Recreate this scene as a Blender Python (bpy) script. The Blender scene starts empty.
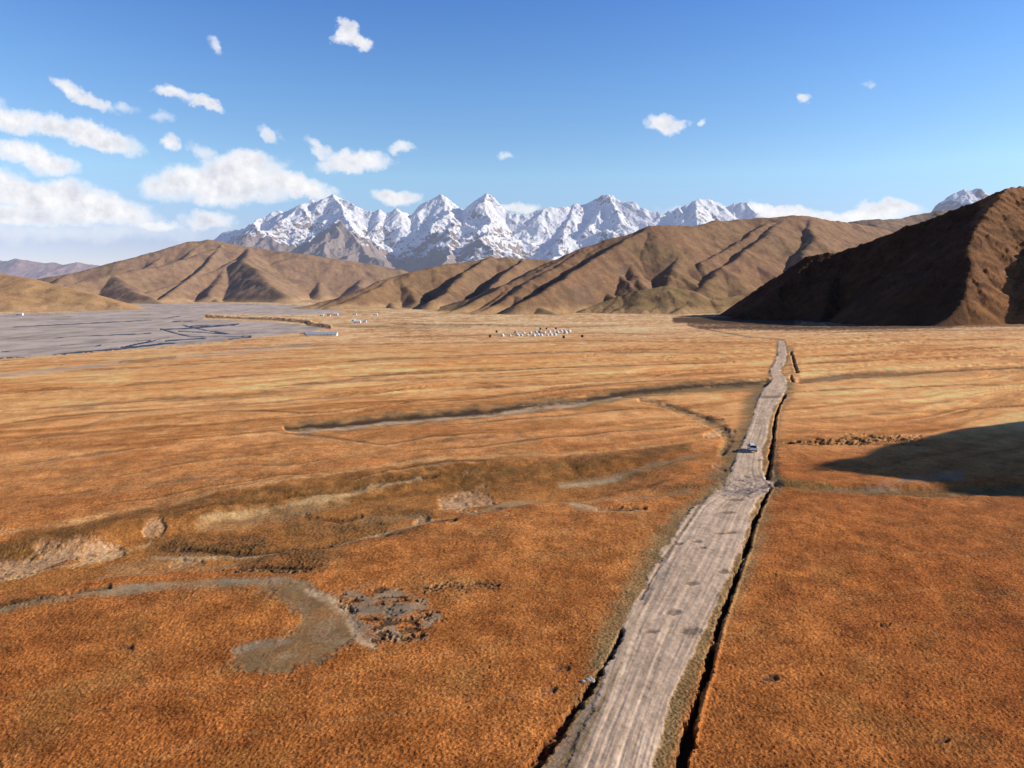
import bpy, bmesh, math, random
import numpy as np
from mathutils import Vector, Matrix
random.seed(7); rng = np.random.RandomState(11)
sc = bpy.context.scene; COL = sc.collection
R = math.radians

# ------------------------------------------------------------------ camera model
F = 720.0; CAMZ = 40.0; PITCH = math.atan(98/720.0)
cp, sp = math.cos(PITCH), math.sin(PITCH)
def project(X, Y, Z):
    f = Y*cp-(Z-CAMZ)*sp; u = Y*sp+(Z-CAMZ)*cp
    f = np.where(f < 1e-3, 1e-3, f)
    return 512+F*X/f, 384-F*u/f
def at_depth(px, py, Yd):                      # point of the viewing ray at ground distance Yd
    a = (px-512)/F; b = (384-py)/F
    dx, dy, dz = a, cp+b*sp, -sp+b*cp
    t = Yd/dy
    return (dx*t, Yd, CAMZ+dz*t)

cam_d = bpy.data.cameras.new('camera'); cam = bpy.data.objects.new('camera', cam_d); COL.objects.link(cam)
cam.location = (0, 0, CAMZ); cam.rotation_euler = (math.pi/2-PITCH, 0, 0)
cam_d.sensor_width = 36; cam_d.lens = F/1024*36; cam_d.clip_end = 200000; cam_d.clip_start = 0.5
sc.camera = cam

# ------------------------------------------------------------------ noise
_p = np.arange(256); np.random.RandomState(3).shuffle(_p); _p = np.concatenate([_p, _p, _p])
_ga = np.random.RandomState(5).rand(256)*2*np.pi; _gx = np.cos(_ga); _gy = np.sin(_ga)
def perlin(x, y, seed=0):
    x = np.asarray(x, float)+seed*17.31; y = np.asarray(y, float)+seed*9.77
    xi = np.floor(x).astype(int); yi = np.floor(y).astype(int)
    xf = x-xi; yf = y-yi; xi &= 255; yi &= 255
    u = xf*xf*xf*(xf*(xf*6-15)+10); v = yf*yf*yf*(yf*(yf*6-15)+10)
    def g(ix, iy, fx, fy):
        h = _p[_p[ix & 255]+(iy & 255)]
        return _gx[h]*fx+_gy[h]*fy
    a = g(xi, yi, xf, yf); b = g(xi+1, yi, xf-1, yf); c = g(xi, yi+1, xf, yf-1); d = g(xi+1, yi+1, xf-1, yf-1)
    return (a+u*(b-a)+v*((c+u*(d-c))-(a+u*(b-a))))*1.5
def fbm(x, y, o=4, seed=0, gain=.5):
    s = 0; a = 1; f = 1; t = 0
    for i in range(o):
        s = s+a*perlin(x*f, y*f, seed+i*3); t += a; a *= gain; f *= 2.03
    return s/t*1.3
def ridged(x, y, o=5, seed=0, gain=.5):
    s = 0; a = 1; f = 1; t = 0; w = 1
    for i in range(o):
        n = 1-np.abs(perlin(x*f, y*f, seed+i*3))*1.6
        n = np.clip(n, 0, 1)**2
        s = s+a*n*w; t += a; w = np.clip(n*1.6, 0, 1); a *= gain; f *= 2.07
    return s/t
def sstep(a, b, x):
    t = np.clip((x-a)/(b-a), 0, 1); return t*t*(3-2*t)
def lerp(a, b, t): return a+(b-a)*t

# ------------------------------------------------------------------ object helpers
def tag(o, label=None, cat=None, group=None, kind=None):
    if label: o['label'] = label
    if cat: o['category'] = cat
    if group: o['group'] = group
    if kind: o['kind'] = kind
    return o
def empty(name, loc, rz=0):
    o = bpy.data.objects.new(name, None); COL.objects.link(o); o.location = loc; o.rotation_euler = (0, 0, rz); o.empty_display_size = .2
    return o
def grid_mesh(name, P, keep, mat, attrs=None, color=None):
    """P: rows x cols x 3, keep: face mask (rows-1, cols-1)"""
    nr, nc = P.shape[:2]
    idx = np.arange(nr*nc).reshape(nr, nc)
    q = np.stack([idx[:-1, :-1], idx[:-1, 1:], idx[1:, 1:], idx[1:, :-1]], -1)[keep]
    used = np.unique(q); remap = np.full(nr*nc, -1, np.int64); remap[used] = np.arange(len(used))
    q = remap[q]; co = P.reshape(-1, 3)[used]
    me = bpy.data.meshes.new(name)
    me.vertices.add(len(co)); me.vertices.foreach_set('co', co.astype(np.float32).ravel())
    me.loops.add(q.size); me.loops.foreach_set('vertex_index', q.astype(np.int32).ravel())
    me.polygons.add(len(q)); me.polygons.foreach_set('loop_start', np.arange(0, q.size, 4, dtype=np.int32))
    me.update(calc_edges=True)
    me.polygons.foreach_set('use_smooth', np.ones(len(q), bool))
    if color is not None:
        c = np.ones((len(used), 4), np.float32); c[:, :3] = color.reshape(-1, 3)[used]
        a = me.attributes.new('Col', 'FLOAT_COLOR', 'POINT'); a.data.foreach_set('color', c.ravel())
    for k, v in (attrs or {}).items():
        a = me.attributes.new(k, 'FLOAT', 'POINT'); a.data.foreach_set('value', v.reshape(-1)[used].astype(np.float32))
    me.materials.append(mat)
    o = bpy.data.objects.new(name, me); COL.objects.link(o)
    return o

# ------------------------------------------------------------------ materials
class NT:
    def __init__(s, tree): s.t = tree; s.n = tree.nodes; s.l = tree.links
    def add(s, typ, **kw):
        n = s.n.new(typ)
        for k, v in kw.items(): setattr(n, k, v)
        return n
    def set(s, sock, v):
        if hasattr(v, 'is_linked') or isinstance(v, bpy.types.NodeSocket): s.l.new(v, sock)
        else: sock.default_value = v
    def math(s, op, a, b=0.0, c=0.0, clamp=False):
        n = s.add('ShaderNodeMath', operation=op, use_clamp=clamp)
        s.set(n.inputs[0], a); s.set(n.inputs[1], b)
        if op in ('MULTIPLY_ADD',): s.set(n.inputs[2], c)
        return n.outputs[0]
    def mix(s, f, a, b, mode='MIX'):
        n = s.add('ShaderNodeMix', data_type='RGBA', blend_type=mode)
        s.set(n.inputs[0], f); s.set(n.inputs[6], a); s.set(n.inputs[7], b)
        return n.outputs[2]
    def maprange(s, v, a, b, c=0., d=1., smooth=True):
        n = s.add('ShaderNodeMapRange', interpolation_type='SMOOTHSTEP' if smooth else 'LINEAR')
        s.set(n.inputs[0], v)
        for i, k in enumerate((a, b, c, d)): n.inputs[i+1].default_value = k
        return n.outputs[0]
    def noise(s, vec, scale, detail=3., rough=.55, dist=0.):
        n = s.add('ShaderNodeTexNoise'); s.l.new(vec, n.inputs['Vector'])
        n.inputs['Scale'].default_value = scale; n.inputs['Detail'].default_value = detail
        n.inputs['Roughness'].default_value = rough; n.inputs['Distortion'].default_value = dist
        return n.outputs[0]
def newmat(name):
    m = bpy.data.materials.new(name); m.use_nodes = True; t = NT(m.node_tree)
    b = t.n['Principled BSDF']; b.inputs['Roughness'].default_value = .95; b.inputs['Specular IOR Level'].default_value = .15
    return m, t, b
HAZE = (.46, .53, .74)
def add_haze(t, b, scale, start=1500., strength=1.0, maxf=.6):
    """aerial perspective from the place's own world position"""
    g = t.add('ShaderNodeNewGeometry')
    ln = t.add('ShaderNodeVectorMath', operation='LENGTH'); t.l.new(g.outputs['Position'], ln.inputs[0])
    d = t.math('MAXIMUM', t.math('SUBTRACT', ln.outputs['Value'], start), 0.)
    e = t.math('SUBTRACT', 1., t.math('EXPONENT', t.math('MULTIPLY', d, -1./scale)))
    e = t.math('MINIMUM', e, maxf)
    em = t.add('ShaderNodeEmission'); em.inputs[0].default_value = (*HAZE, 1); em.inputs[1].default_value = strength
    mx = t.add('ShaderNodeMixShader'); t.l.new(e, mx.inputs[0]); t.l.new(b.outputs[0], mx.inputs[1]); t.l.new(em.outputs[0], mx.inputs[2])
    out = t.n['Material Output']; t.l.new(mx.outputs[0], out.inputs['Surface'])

def terrain_mat():
    m, t, b = newmat('terrain')
    col = t.add('ShaderNodeAttribute', attribute_name='Col').outputs['Color']
    rough = t.add('ShaderNodeAttribute', attribute_name='tussock').outputs['Fac']
    pos = t.add('ShaderNodeNewGeometry').outputs['Position']
    n1 = t.noise(pos, 1.7, 7, .75, .0)
    n2 = t.noise(pos, 7.5, 4, .8)
    n3 = t.noise(pos, .21, 3, .55)
    nn = t.math('ADD', t.math('MULTIPLY', n1, .4), t.math('MULTIPLY', n2, .6))
    nn = t.math('ADD', t.math('MULTIPLY', nn, .84), t.math('MULTIPLY', n3, .16))
    # tussock colour: dark red brown hollows, pale straw tips
    k = t.maprange(nn, .415, .60, 0., 1., False)
    dk = t.mix(1., col, (.20, .14, .11, 1), 'MULTIPLY')
    lt = t.mix(1., col, (1.85, 2.0, 2.1, 1), 'MULTIPLY')
    tus = t.mix(k, dk, lt)
    k2 = t.maprange(nn, .36, .64, 0., 1., False)
    sm = t.mix(k2, t.mix(1., col, (.84, .84, .84, 1), 'MULTIPLY'), t.mix(1., col, (1.15, 1.15, 1.15, 1), 'MULTIPLY'))
    c = t.mix(rough, sm, tus)
    t.l.new(c, b.inputs['Base Color'])
    bm = t.add('ShaderNodeBump'); bm.inputs['Distance'].default_value = .12
    t.set(bm.inputs['Strength'], t.math('MULTIPLY_ADD', rough, .55, .25)); t.l.new(nn, bm.inputs['Height'])
    t.l.new(bm.outputs[0], b.inputs['Normal'])
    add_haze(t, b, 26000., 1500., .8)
    return m
def hill_mat(scale=20000., detail=.02):
    m, t, b = newmat('hill_grass')
    col = t.add('ShaderNodeAttribute', attribute_name='Col').outputs['Color']
    pos = t.add('ShaderNodeNewGeometry').outputs['Position']
    n1 = t.noise(pos, detail, 8, .65, .2); n2 = t.noise(pos, detail*9, 5, .65)
    nn = t.math('ADD', t.math('MULTIPLY', n1, .45), t.math('MULTIPLY', n2, .55))
    k = t.maprange(nn, .36, .64, 0., 1., False)
    c = t.mix(k, t.mix(1., col, (.66, .63, .62, 1), 'MULTIPLY'), t.mix(1., col, (1.28, 1.28, 1.26, 1), 'MULTIPLY'))
    t.l.new(c, b.inputs['Base Color'])
    bm = t.add('ShaderNodeBump'); bm.inputs['Distance'].default_value = .07/detail; bm.inputs['Strength'].default_value = .75
    t.l.new(nn, bm.inputs['Height']); t.l.new(bm.outputs[0], b.inputs['Normal'])
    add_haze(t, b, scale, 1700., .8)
    return m
def simple(name, col, rough=.8, spec=.2, metal=0., scale=6., var=.12):
    m, t, b = newmat(name)
    pos = t.add('ShaderNodeTexCoord').outputs['Object']
    n = t.noise(pos, scale, 4, .6)
    c = t.mix(n, tuple(x*(1-var) for x in col)+(1,), tuple(min(1, x*(1+var)) for x in col)+(1,))
    t.l.new(c, b.inputs['Base Color']); b.inputs['Roughness'].default_value = rough
    b.inputs['Specular IOR Level'].default_value = spec; b.inputs['Metallic'].default_value = metal
    return m
M_T = terrain_mat()

# ------------------------------------------------------------------ valley floor
def base_z(X, Y):
    s = Y-.49*X-391
    d = .0466*np.logaddexp(0, s/25)*25
    k = 3.0
    return -(-k*np.logaddexp(-d/k, -24/k))+0*X      # smooth minimum of the drop and 24 m
def base_z(X, Y):
    s = Y-.49*X-391
    d = .0466*np.logaddexp(0, np.clip(s/25, -50, 1e5))*25
    k = 2.0; m = np.minimum(d, 24)
    return -(m-k*np.log1p(np.exp(-np.abs(d-24)/k)))-0.0
def ground_hit(px, py):
    """where the ray of a point on the ground meets the valley floor"""
    a = (px-512)/F; b = (384-py)/F
    dx, dy, dz = a, cp+b*sp, -sp+b*cp
    t = np.geomspace(20, 30000, 6000)
    z = CAMZ+dz*t; g = base_z(dx*t, dy*t)
    i = int(np.argmax(z < g))
    return (dx*t[i], dy*t[i], float(g[i]))

cols_px = np.arange(-150, 1175, .95)
th = np.arctan((cols_px-512)/F)
side = np.linspace(th[-1], 2*math.pi+th[0], 62)[1:]
TH = np.concatenate([th, side]); ncf = len(th)
rr = np.geomspace(20, 60000, 40000)
_, Vr = project(0*rr, rr, base_z(0*rr, rr))
Vt = np.concatenate([np.arange(830, 560, -.8), np.arange(560, 350, -.62), np.arange(350, 291, -.42), np.array([290.5, 290, 289.5, 289, 288, 287.3])])
o_ = np.argsort(Vr)
RR = np.interp(Vt, Vr[o_], rr[o_])
RR = np.concatenate([[.5, 5, 12, 20, 28, 35, 41], RR[RR > 43], [60000.]])
RR = np.unique(RR)
X = RR[:, None]*np.sin(TH)[None, :]; Y = RR[:, None]*np.cos(TH)[None, :]
Z = base_z(X, Y)
U, V = project(X, Y, Z)
front = (Y > 3)
U = np.where(front, U, 1e5); V = np.where(front, V, 1e5)
print('ground grid', X.shape)
rng0 = np.hypot(X, Y)
N_A = fbm(X/3.2, Y/3.2, 4, 1)          # a few metres
N_B = fbm(X/14, Y/14, 4, 21)           # tens of metres
N_C = fbm(X/90, Y/90, 4, 41)
# streaks that run along the valley
ca, sa = math.cos(R(24)), math.sin(R(24))
sx_ = X*ca+Y*sa; sy_ = -X*sa+Y*ca
wob = fbm(sx_/110, sy_/40, 3, 61)*22
N_S = fbm(sx_/150, (sy_+wob)/16, 4, 81)
N_S2 = fbm(sx_/260, (sy_+wob*1.6)/40, 3, 91)
N_F = fbm(X/.7, Y/.7, 3, 141)*np.clip(1.2-rng0/260, 0, 1)
N_G = fbm(X/6, Y/9, 4, 151)
N_K = sstep(-.30, .22, .55*fbm(X/7, Y/7, 4, 171)+.45*fbm(X/1.6, Y/1.6, 3, 173)*np.clip(1.3-rng0/300, 0, 1)+.3*N_B)
nearf = np.clip(1-(np.hypot(X, Y)-150)/350, 0, 1)

def polydist(pts, U, V, ya=1.0):
    """distance to a polyline in the picture of the ground; returns distance, half width and position along, signed side"""
    pts = np.array(pts, float)
    best = np.full(U.shape, 1e9); w = np.zeros(U.shape); sg = np.zeros(U.shape); tt = np.zeros(U.shape)
    L = 0
    for i in range(len(pts)-1):
        x0, y0, w0 = pts[i]; x1, y1, w1 = pts[i+1]
        y0 *= ya; y1 *= ya
        dx, dy = x1-x0, y1-y0; l2 = dx*dx+dy*dy+1e-9
        t = np.clip(((U-x0)*dx+(V*ya-y0)*dy)/l2, 0, 1)
        ex = U-(x0+dx*t); ey = V*ya-(y0+dy*t)
        d = np.hypot(ex, ey)
        m = d < best
        best = np.where(m, d, best); w = np.where(m, w0+(w1-w0)*t, w)
        sg = np.where(m, np.sign(dx*(V*ya-y0)-dy*(U-x0)), sg); tt = np.where(m, L+t*math.sqrt(l2), tt)
        L += math.sqrt(l2)
    return best, w, sg, tt
def window(pts, pad=40):
    a = np.array(pts)[:, :2]
    m = (U > a[:, 0].min()-pad) & (U < a[:, 0].max()+pad) & (V > a[:, 1].min()-pad) & (V < a[:, 1].max()+pad)
    return m
def meander(pts, w, amp=1.6, step=22.):
    r = random.Random(int(pts[0][0]*7+pts[0][1]*13)); out = []; o = 0.
    for (x0, y0), (x1, y1) in zip(pts[:-1], pts[1:]):
        n_ = max(1, int(abs(x1-x0)/step))
        for q in range(n_):
            o = o*.6+r.uniform(-amp, amp)*(y0-290)/120.*.6; t_ = q/n_; out.append([x0+(x1-x0)*t_, y0+(y1-y0)*t_+o, w*r.uniform(.5, 1.3)])
    out.append([*pts[-1], w]); out[0][2] = w*.08; out[-1][2] = w*.08
    if len(out) > 4: out[1][2] = w*.5; out[-2][2] = w*.5
    return [tuple(q) for q in out]
def stroke(pts, soft=.5, noise=.5, n=None, pad=40, ends=True):
    """soft mask of a stroke over the ground (ragged by world noise)"""
    m = window(pts, pad); out = np.zeros(U.shape)
    d, w, sg, tt = polydist(pts, U[m], V[m])
    nn = ((.8*N_A+.8*N_F+1.1*N_G) if n is None else n)[m]
    q = d/np.maximum(w, .01)+nn*noise
    out[m] = sstep(1+soft, 1-soft, q)*(1. if n is not None else .5+.5*N_K[m])
    return out
def poly_mask(poly, noise=2., soft=2.):
    p = np.array(poly, float); m = window([(a, b, 0) for a, b in poly], 20)
    u = U[m]; v = V[m]
    inside = np.zeros(u.shape, bool)
    for i in range(len(p)):
        x0, y0 = p[i]; x1, y1 = p[(i+1) % len(p)]
        c = ((y0 > v) != (y1 > v)) & (u < (x1-x0)*(v-y0)/((y1-y0) or 1e-9)+x0)
        inside ^= c
    cl = [(a, b, 1) for a, b in poly]+[(poly[0][0], poly[0][1], 1)]
    d, *_ = polydist(cl, u, v)
    sd = np.where(inside, d, -d)+(N_A[m]+.6*N_F[m]+.7*N_G[m])*noise
    out = np.zeros(U.shape); out[m] = sstep(-soft/2, soft/2, sd)
    return out

# ---- colours (linear)
def srgb(r, g, b):
    c = np.array([r, g, b])/255.; return np.where(c < .04045, c/12.92, ((c+.055)/1.055)**2.4)
G_NEAR = np.array([.485, .160, .035]); G_RED = np.array([.270, .092, .022]); G_FAR = np.array([.520, .265, .100]); G_GOLD = np.array([.44, .235, .070])
rng_ = np.hypot(X, Y)
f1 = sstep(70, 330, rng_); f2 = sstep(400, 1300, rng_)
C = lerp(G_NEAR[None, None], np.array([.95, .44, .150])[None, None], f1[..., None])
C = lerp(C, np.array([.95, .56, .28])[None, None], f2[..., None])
# reddish and golden drifts
k = sstep(-.05, .5, N_C+.25*N_B)[..., None]; C = lerp(C, C*np.array([.86, .76, .66]), k*.75)
k = sstep(.0, .55, -N_C+.3*N_B)[..., None]; C = lerp(C, C*np.array([1.12, 1.16, 1.2]), k*.6)
k = sstep(-.05, .45, N_S2)[..., None]*sstep(130, 280, rng_)[..., None]; C = lerp(C, C*np.array([.72, .62, .48]), k*.45)
N_S3 = fbm(sx_/190, (sy_+wob*.8)/7, 4, 181); k = (np.clip(N_S3, -.5, .5)*sstep(110, 240, rng_))[..., None]; C = C*(1+k*np.array([.55, .65, .85]))
k = sstep(.0, .5, -N_S)[..., None]*sstep(150, 300, rng_)[..., None]; C = lerp(C, C*np.array([1.12, 1.14, 1.16]), k*.7)
pt = .35*fbm(X/22, Y/22, 4, 197)+.55*fbm(X/7, Y/7, 4, 191)+.55*fbm(X/2.3, Y/2.3, 4, 193)*np.clip(1.3-rng0/350, 0, 1); C = C*(1+np.clip(pt, -.6, .6)[..., None]*np.array([.42, .50, .62]))
C = lerp(C, C*np.array([.80, .98, 1.1]), (sstep(.1, .5, fbm(X/11, Y/11, 4, 195))*.6*np.clip(1.2-rng0/400, 0, 1))[..., None])
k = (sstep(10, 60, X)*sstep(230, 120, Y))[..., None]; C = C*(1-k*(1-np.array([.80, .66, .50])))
# thin dark rills: zero lines of the streak noise
rill = sstep(.055, .0, np.abs(N_S+.06*N_A))*sstep(.05, .35, N_S2+.4*N_C)*sstep(150, 260, rng_)
C = lerp(C, C*np.array([.50, .42, .30]), (rill*.85)[..., None])
TUS = np.ones(U.shape)*(.95-.5*sstep(90, 250, rng_)); TUS0 = TUS.copy()
tuf = .42+.62*fbm(X/.62, Y/.62, 4, 5, .72)
DZT = (.10*tuf+.07*fbm(X/.30, Y/.30, 2, 6))*np.clip(1-(rng_-110)/120, 0, 1)
DZ = .5*N_B*sstep(60, 110, rng_)*(1-.75*sstep(150, 260, rng_)) + .9*N_S*sstep(150, 300, rng_) - .15*rill + .05*N_A*(1-sstep(180, 300, rng_))
C = C*(1+((tuf-.42)*.55*np.clip(1-(rng_-150)/150, 0, 1))[..., None]*np.array([1., 1.15, 1.2]))
DZ = DZ*np.where(rng_ > 12000, 0, 1)
def paint(mask, col, amt=1., tus=None):
    global C, TUS
    k = (mask*amt)[..., None]; C = C*(1-k)+np.array(col)*k
    if tus is not None: TUS = TUS*(1-mask*amt)+tus*mask*amt
def dig(mask, dz):
    global DZ; DZ = DZ+mask*dz
SOIL = (.76, .52, .29); SOIL_P = (.74, .47, .26); OLIVE = (.30, .225, .085); GREY = (.44, .30, .15); DARK = (.075, .042, .020)

# ---- the dry stream valley across the left foreground (a lower strip below a bluff)
vall = [(-150, 592, 20), (0, 565, 22), (80, 556, 22), (160, 545, 24), (250, 528, 26), (340, 512, 26), (430, 495, 24), (500, 484, 20), (560, 480, 17), (640, 473, 13), (690, 464, 8), (708, 460, 3)]
mv = stroke(vall, soft=.35, noise=.12, n=N_B)
mv = mv*(1-sstep(590, 695, U)); dig(mv, -2.2)
paint(mv, (.44, .175, .040), .6)
bluff = [(-150, 575, 5), (0, 545, 7), (80, 530, 7), (160, 512, 8), (250, 498, 10), (340, 486, 11), (430, 474, 12), (520, 468, 9), (600, 461, 7), (690, 448, 4)]
mb = stroke(bluff, .6, .35, N_B); mb = np.clip(mb*(.75+.9*N_A), 0, 1); paint(mb, (.21, .092, .022), .88); paint(stroke([(a, b-3, 2.) for a, b, c in bluff], .8, 1.3), (.16, .085, .03), .6)
edge = [(-150, 560, 2), (0, 532, 2), (80, 521, 2), (160, 503, 1.6), (250, 486, 1.5), (340, 472, 1.5), (430, 459, 1.4), (520, 455, 1.3), (600, 452, 1.), (690, 443, .6)]
paint(stroke(edge, .8, 1.1), (.86, .50, .20), .5)
# dark tussocky heaps in the strip
for pts in [[(150, 534, 5), (205, 536, 8), (260, 532, 7)], [(285, 512, 7), (330, 518, 10), (385, 520, 8)], [(250, 538, 4), (320, 535, 4), (350, 530, 3)],
            [(620, 487, 3), (680, 488, 4), (722, 484, 5)], [(250, 560, 10), (330, 556, 12)], [(0, 604, 3), (60, 598, 3)], [(380, 502, 6), (420, 500, 6)]]:
    m = stroke(pts, .8, 1.0); h = np.clip(ridged(X/.8, Y/.8, 3, 7)*1.5-.5, 0, 1)
    paint(m*(.25+.75*(1-h)), DARK, .7); dig(m*h, .2)
    m2 = stroke([(a, b+2, c*1.5) for a, b, c in pts], .8, .8); paint(m2, (.21, .115, .035), .35)
# pale soil of the stream bed
for pts, a in [([(-40, 562, 5), (0, 556, 7), (45, 548, 8), (85, 541, 7), (118, 537, 5)], .85), ([(145, 524, 2), (160, 521, 3)], .7),
            ([(170, 552, 3), (200, 548, 3)], .6), ([(448, 494, 7), (468, 489, 10), (482, 486, 8)], .85), ([(415, 512, 2.5), (425, 509, 3)], .7),
            ([(705, 436, 2), (722, 432, 4), (733, 433, 3)], .6), ([(716, 467, 3), (724, 470, 3)], .7)]:
    m = stroke(pts, .6, .9); spk = .55+.45*sstep(-.3, .3, fbm(X/.9, Y/.9, 3, 9))
    paint(m*spk, SOIL_P, a, .35); dig(m, -.35)
# pale greenish trodden lines
for pts, a in [([(95, 566, 2.5), (150, 560, 3), (210, 556, 3), (300, 545, 2.2), (380, 530, 2)], .6),
               ([(380, 530, 2), (430, 517, 2.5), (480, 502, 3), (525, 494, 4), (560, 498, 4), (585, 509, 3), (640, 510, 1.6)], .75),
               ([(525, 494, 3), (580, 497, 2.4), (640, 498, 2), (690, 492, 2.4)], .5),
               ([(562, 475, 3), (600, 472, 4), (640, 465, 2.6), (700, 456, 1.6)], .75),
               ([(200, 516, 4), (240, 510, 6), (300, 500, 6), (345, 490, 5)], .45),
               ([(110, 556, 4), (150, 550, 6), (200, 548, 6)], .4),
               ([(360, 508, 2), (420, 505, 2)], .4)]:
    paint(stroke(pts, .7, .5), GREY, a, .3)
m = stroke([(560, 476, 1.5), (585, 475, 2.2), (620, 470, 1.6)], .7, .5); paint(m, SOIL, .8, .3)
m = stroke([(570, 502, 1.5), (590, 508, 2.4), (605, 511, 1.4)], .7, .5); paint(m, SOIL, .8, .3)
m = stroke([(598, 509, 1.3), (620, 508, 1.8), (645, 507, 1.2)], .6, .9); paint(m, DARK, .8); dig(m, -.5)
m = stroke([(580, 476, 3), (660, 468, 3), (720, 452, 3)], .8, .6); paint(m, (.17, .12, .04), .3)

for pts, w, a, c_ in [([(0, 566, 0), (50, 557, 0), (90, 549, 0), (125, 538, 0), (150, 531, 0)], 1.6, .6, (.80, .50, .22)), ([(150, 545, 0), (200, 545, 0), (260, 543, 0), (320, 537, 0), (360, 527, 0), (400, 518, 0), (432, 511, 0)], 1.5, .7, (.66, .44, .22)),
                      ([(172, 511, 0), (215, 503, 0), (260, 497, 0), (330, 487, 0), (400, 475, 0), (440, 470, 0)], 1.1, .8, (.11, .055, .02)), ([(200, 513, 0), (260, 503, 0), (320, 492, 0), (370, 482, 0), (420, 474, 0)], 1.6, .5, (.80, .52, .24)),
                      ([(0, 603, 0), (30, 600, 0), (70, 594, 0), (110, 588, 0)], 1.5, .8, (.09, .05, .022)), ([(215, 569, 0), (260, 567, 0), (310, 570, 0)], 1.2, .8, (.08, .05, .025)),
                      ([(180, 537, 0), (240, 541, 0), (300, 538, 0), (330, 534, 0)], 1.8, .8, (.07, .04, .02)), ([(305, 506, 0), (340, 508, 0), (360, 504, 0)], 2., .7, (.12, .05, .02)),
                      ([(415, 521, 0), (440, 518, 0), (455, 519, 0)], 1.5, .7, (.22, .09, .03))]:
    m = stroke([(x, y, w) for x, y, _ in pts], .6, .8); paint(m, c_, a, .5); dig(m, -.3 if c_[0] < .3 else .05)
# faint trodden trails and sparse darker clumps in the near grass
for pts in [[(-20, 700), (120, 684), (240, 690), (380, 668), (520, 640), (620, 600)], [(60, 800), (200, 742), (330, 722), (470, 706), (560, 690)], [(400, 560), (480, 552), (560, 556), (660, 540)], [(800, 560), (880, 552), (960, 556), (1060, 545)], [(730, 640), (820, 600), (930, 590), (1060, 600)]]:
    m = stroke([(x, y, .9+(y-500)*.004) for x, y in pts], .8, 1.0); paint(m, (.50, .25, .09), .28)
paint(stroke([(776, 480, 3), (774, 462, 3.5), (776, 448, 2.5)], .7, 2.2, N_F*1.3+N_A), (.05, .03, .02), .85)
dk_ = sstep(.38, .55, fbm(X/1.5, Y/1.5, 3, 211))*np.clip(1.2-rng_/220, 0, 1)*sstep(.0, .3, fbm(X/20, Y/20, 3, 213)+.1); paint(dk_*(U < 1100), (.16, .065, .022), .6)
# ---- grey mud flat with peat hags (lower left)
arc = [(-30, 616, 2), (40, 601, 3), (110, 592, 3.6), (180, 585, 4), (250, 582, 4), (290, 583, 5), (310, 590, 7)]
paint(stroke(arc, .7, .5), (.38, .28, .15), .8, .3)
m = stroke([(120, 588, 1.2), (200, 581, 1.6), (280, 580, 1.6)], .7, .7); paint(m, (.40, .31, .20), .7, .25)
flat = poly_mask([(268, 584), (300, 588), (328, 597), (345, 607), (352, 620), (356, 638), (345, 650), (318, 664), (290, 671), (255, 671), (222, 668), (225, 660), (236, 648), (262, 641), (285, 636), (300, 628), (296, 614), (280, 600), (258, 592)], 9., 9.)
fv = fbm(X/5, Y/5, 4, 161); flat = flat*(.72+.28*N_K); paint(flat, (.29, .175, .075), .95, .35); paint(flat*sstep(.0, .4, fv), (.42, .30, .17), .5); dig(flat, -.12)
m = stroke([(305, 590, 3), (330, 599, 4), (345, 610, 5), (352, 625, 5), (360, 640, 4), (375, 648, 3)], .8, .8); paint(m, SOIL, .85, .2)
m = stroke([(235, 650, 2.4), (262, 643, 3), (290, 640, 2)], .8, .8); paint(m, (.34, .26, .17), .7, .2)
hag = poly_mask([(345, 596), (375, 587), (398, 589), (428, 600), (425, 612), (440, 617), (430, 626), (420, 640), (395, 643), (372, 645), (360, 632), (352, 615)], 7., 5.)
hg = fbm(X/2.6+.5*N_A, Y/1.3, 5, 33, .6)+.2*N_A; hgm = sstep(-.22, -.06, hg)
paint(hag*(1-hgm), (.09, .052, .028), .9, .5); paint(hag*hgm*sstep(-.2, .2, N_A), (.36, .27, .17), .75, .3)
m_ = stroke([(362, 608, 4), (395, 612, 6), (408, 610, 4)], .8, .6); paint(m_, (.24, .19, .12), .8, .2)
dig(hag*(1-hgm), -.16)
for pts in [[(425, 589, 4), (455, 586, 6), (497, 585, 3)], [(418, 616, 3), (444, 620, 3)], [(385, 637, 4), (420, 637, 5)], [(340, 603, 3), (356, 610, 3)],
            [(215, 570, 1.5), (255, 570, 2), (305, 573, 1.5)]]:
    m = stroke(pts, .7, 1.0); q = sstep(-.1, .1, fbm(X/.7, Y/.6, 3, 37)); paint(m*(1-q), DARK, .85); dig(m*(1-q), -.25); paint(m*q, (.33, .22, .12), .5)
for (a, b, w) in [(124, 648, 5), (128, 646, 3), (770, 678, 4), (941, 741, 4), (560, 668, 5), (548, 690, 4), (885, 625, 3)]:
    m = stroke([(a-w*1.5, b, w*.4), (a+w*1.5, b, w*.5)], .8, .8); paint(m, (.11, .08, .055), .8); dig(m, -.3)

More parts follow.
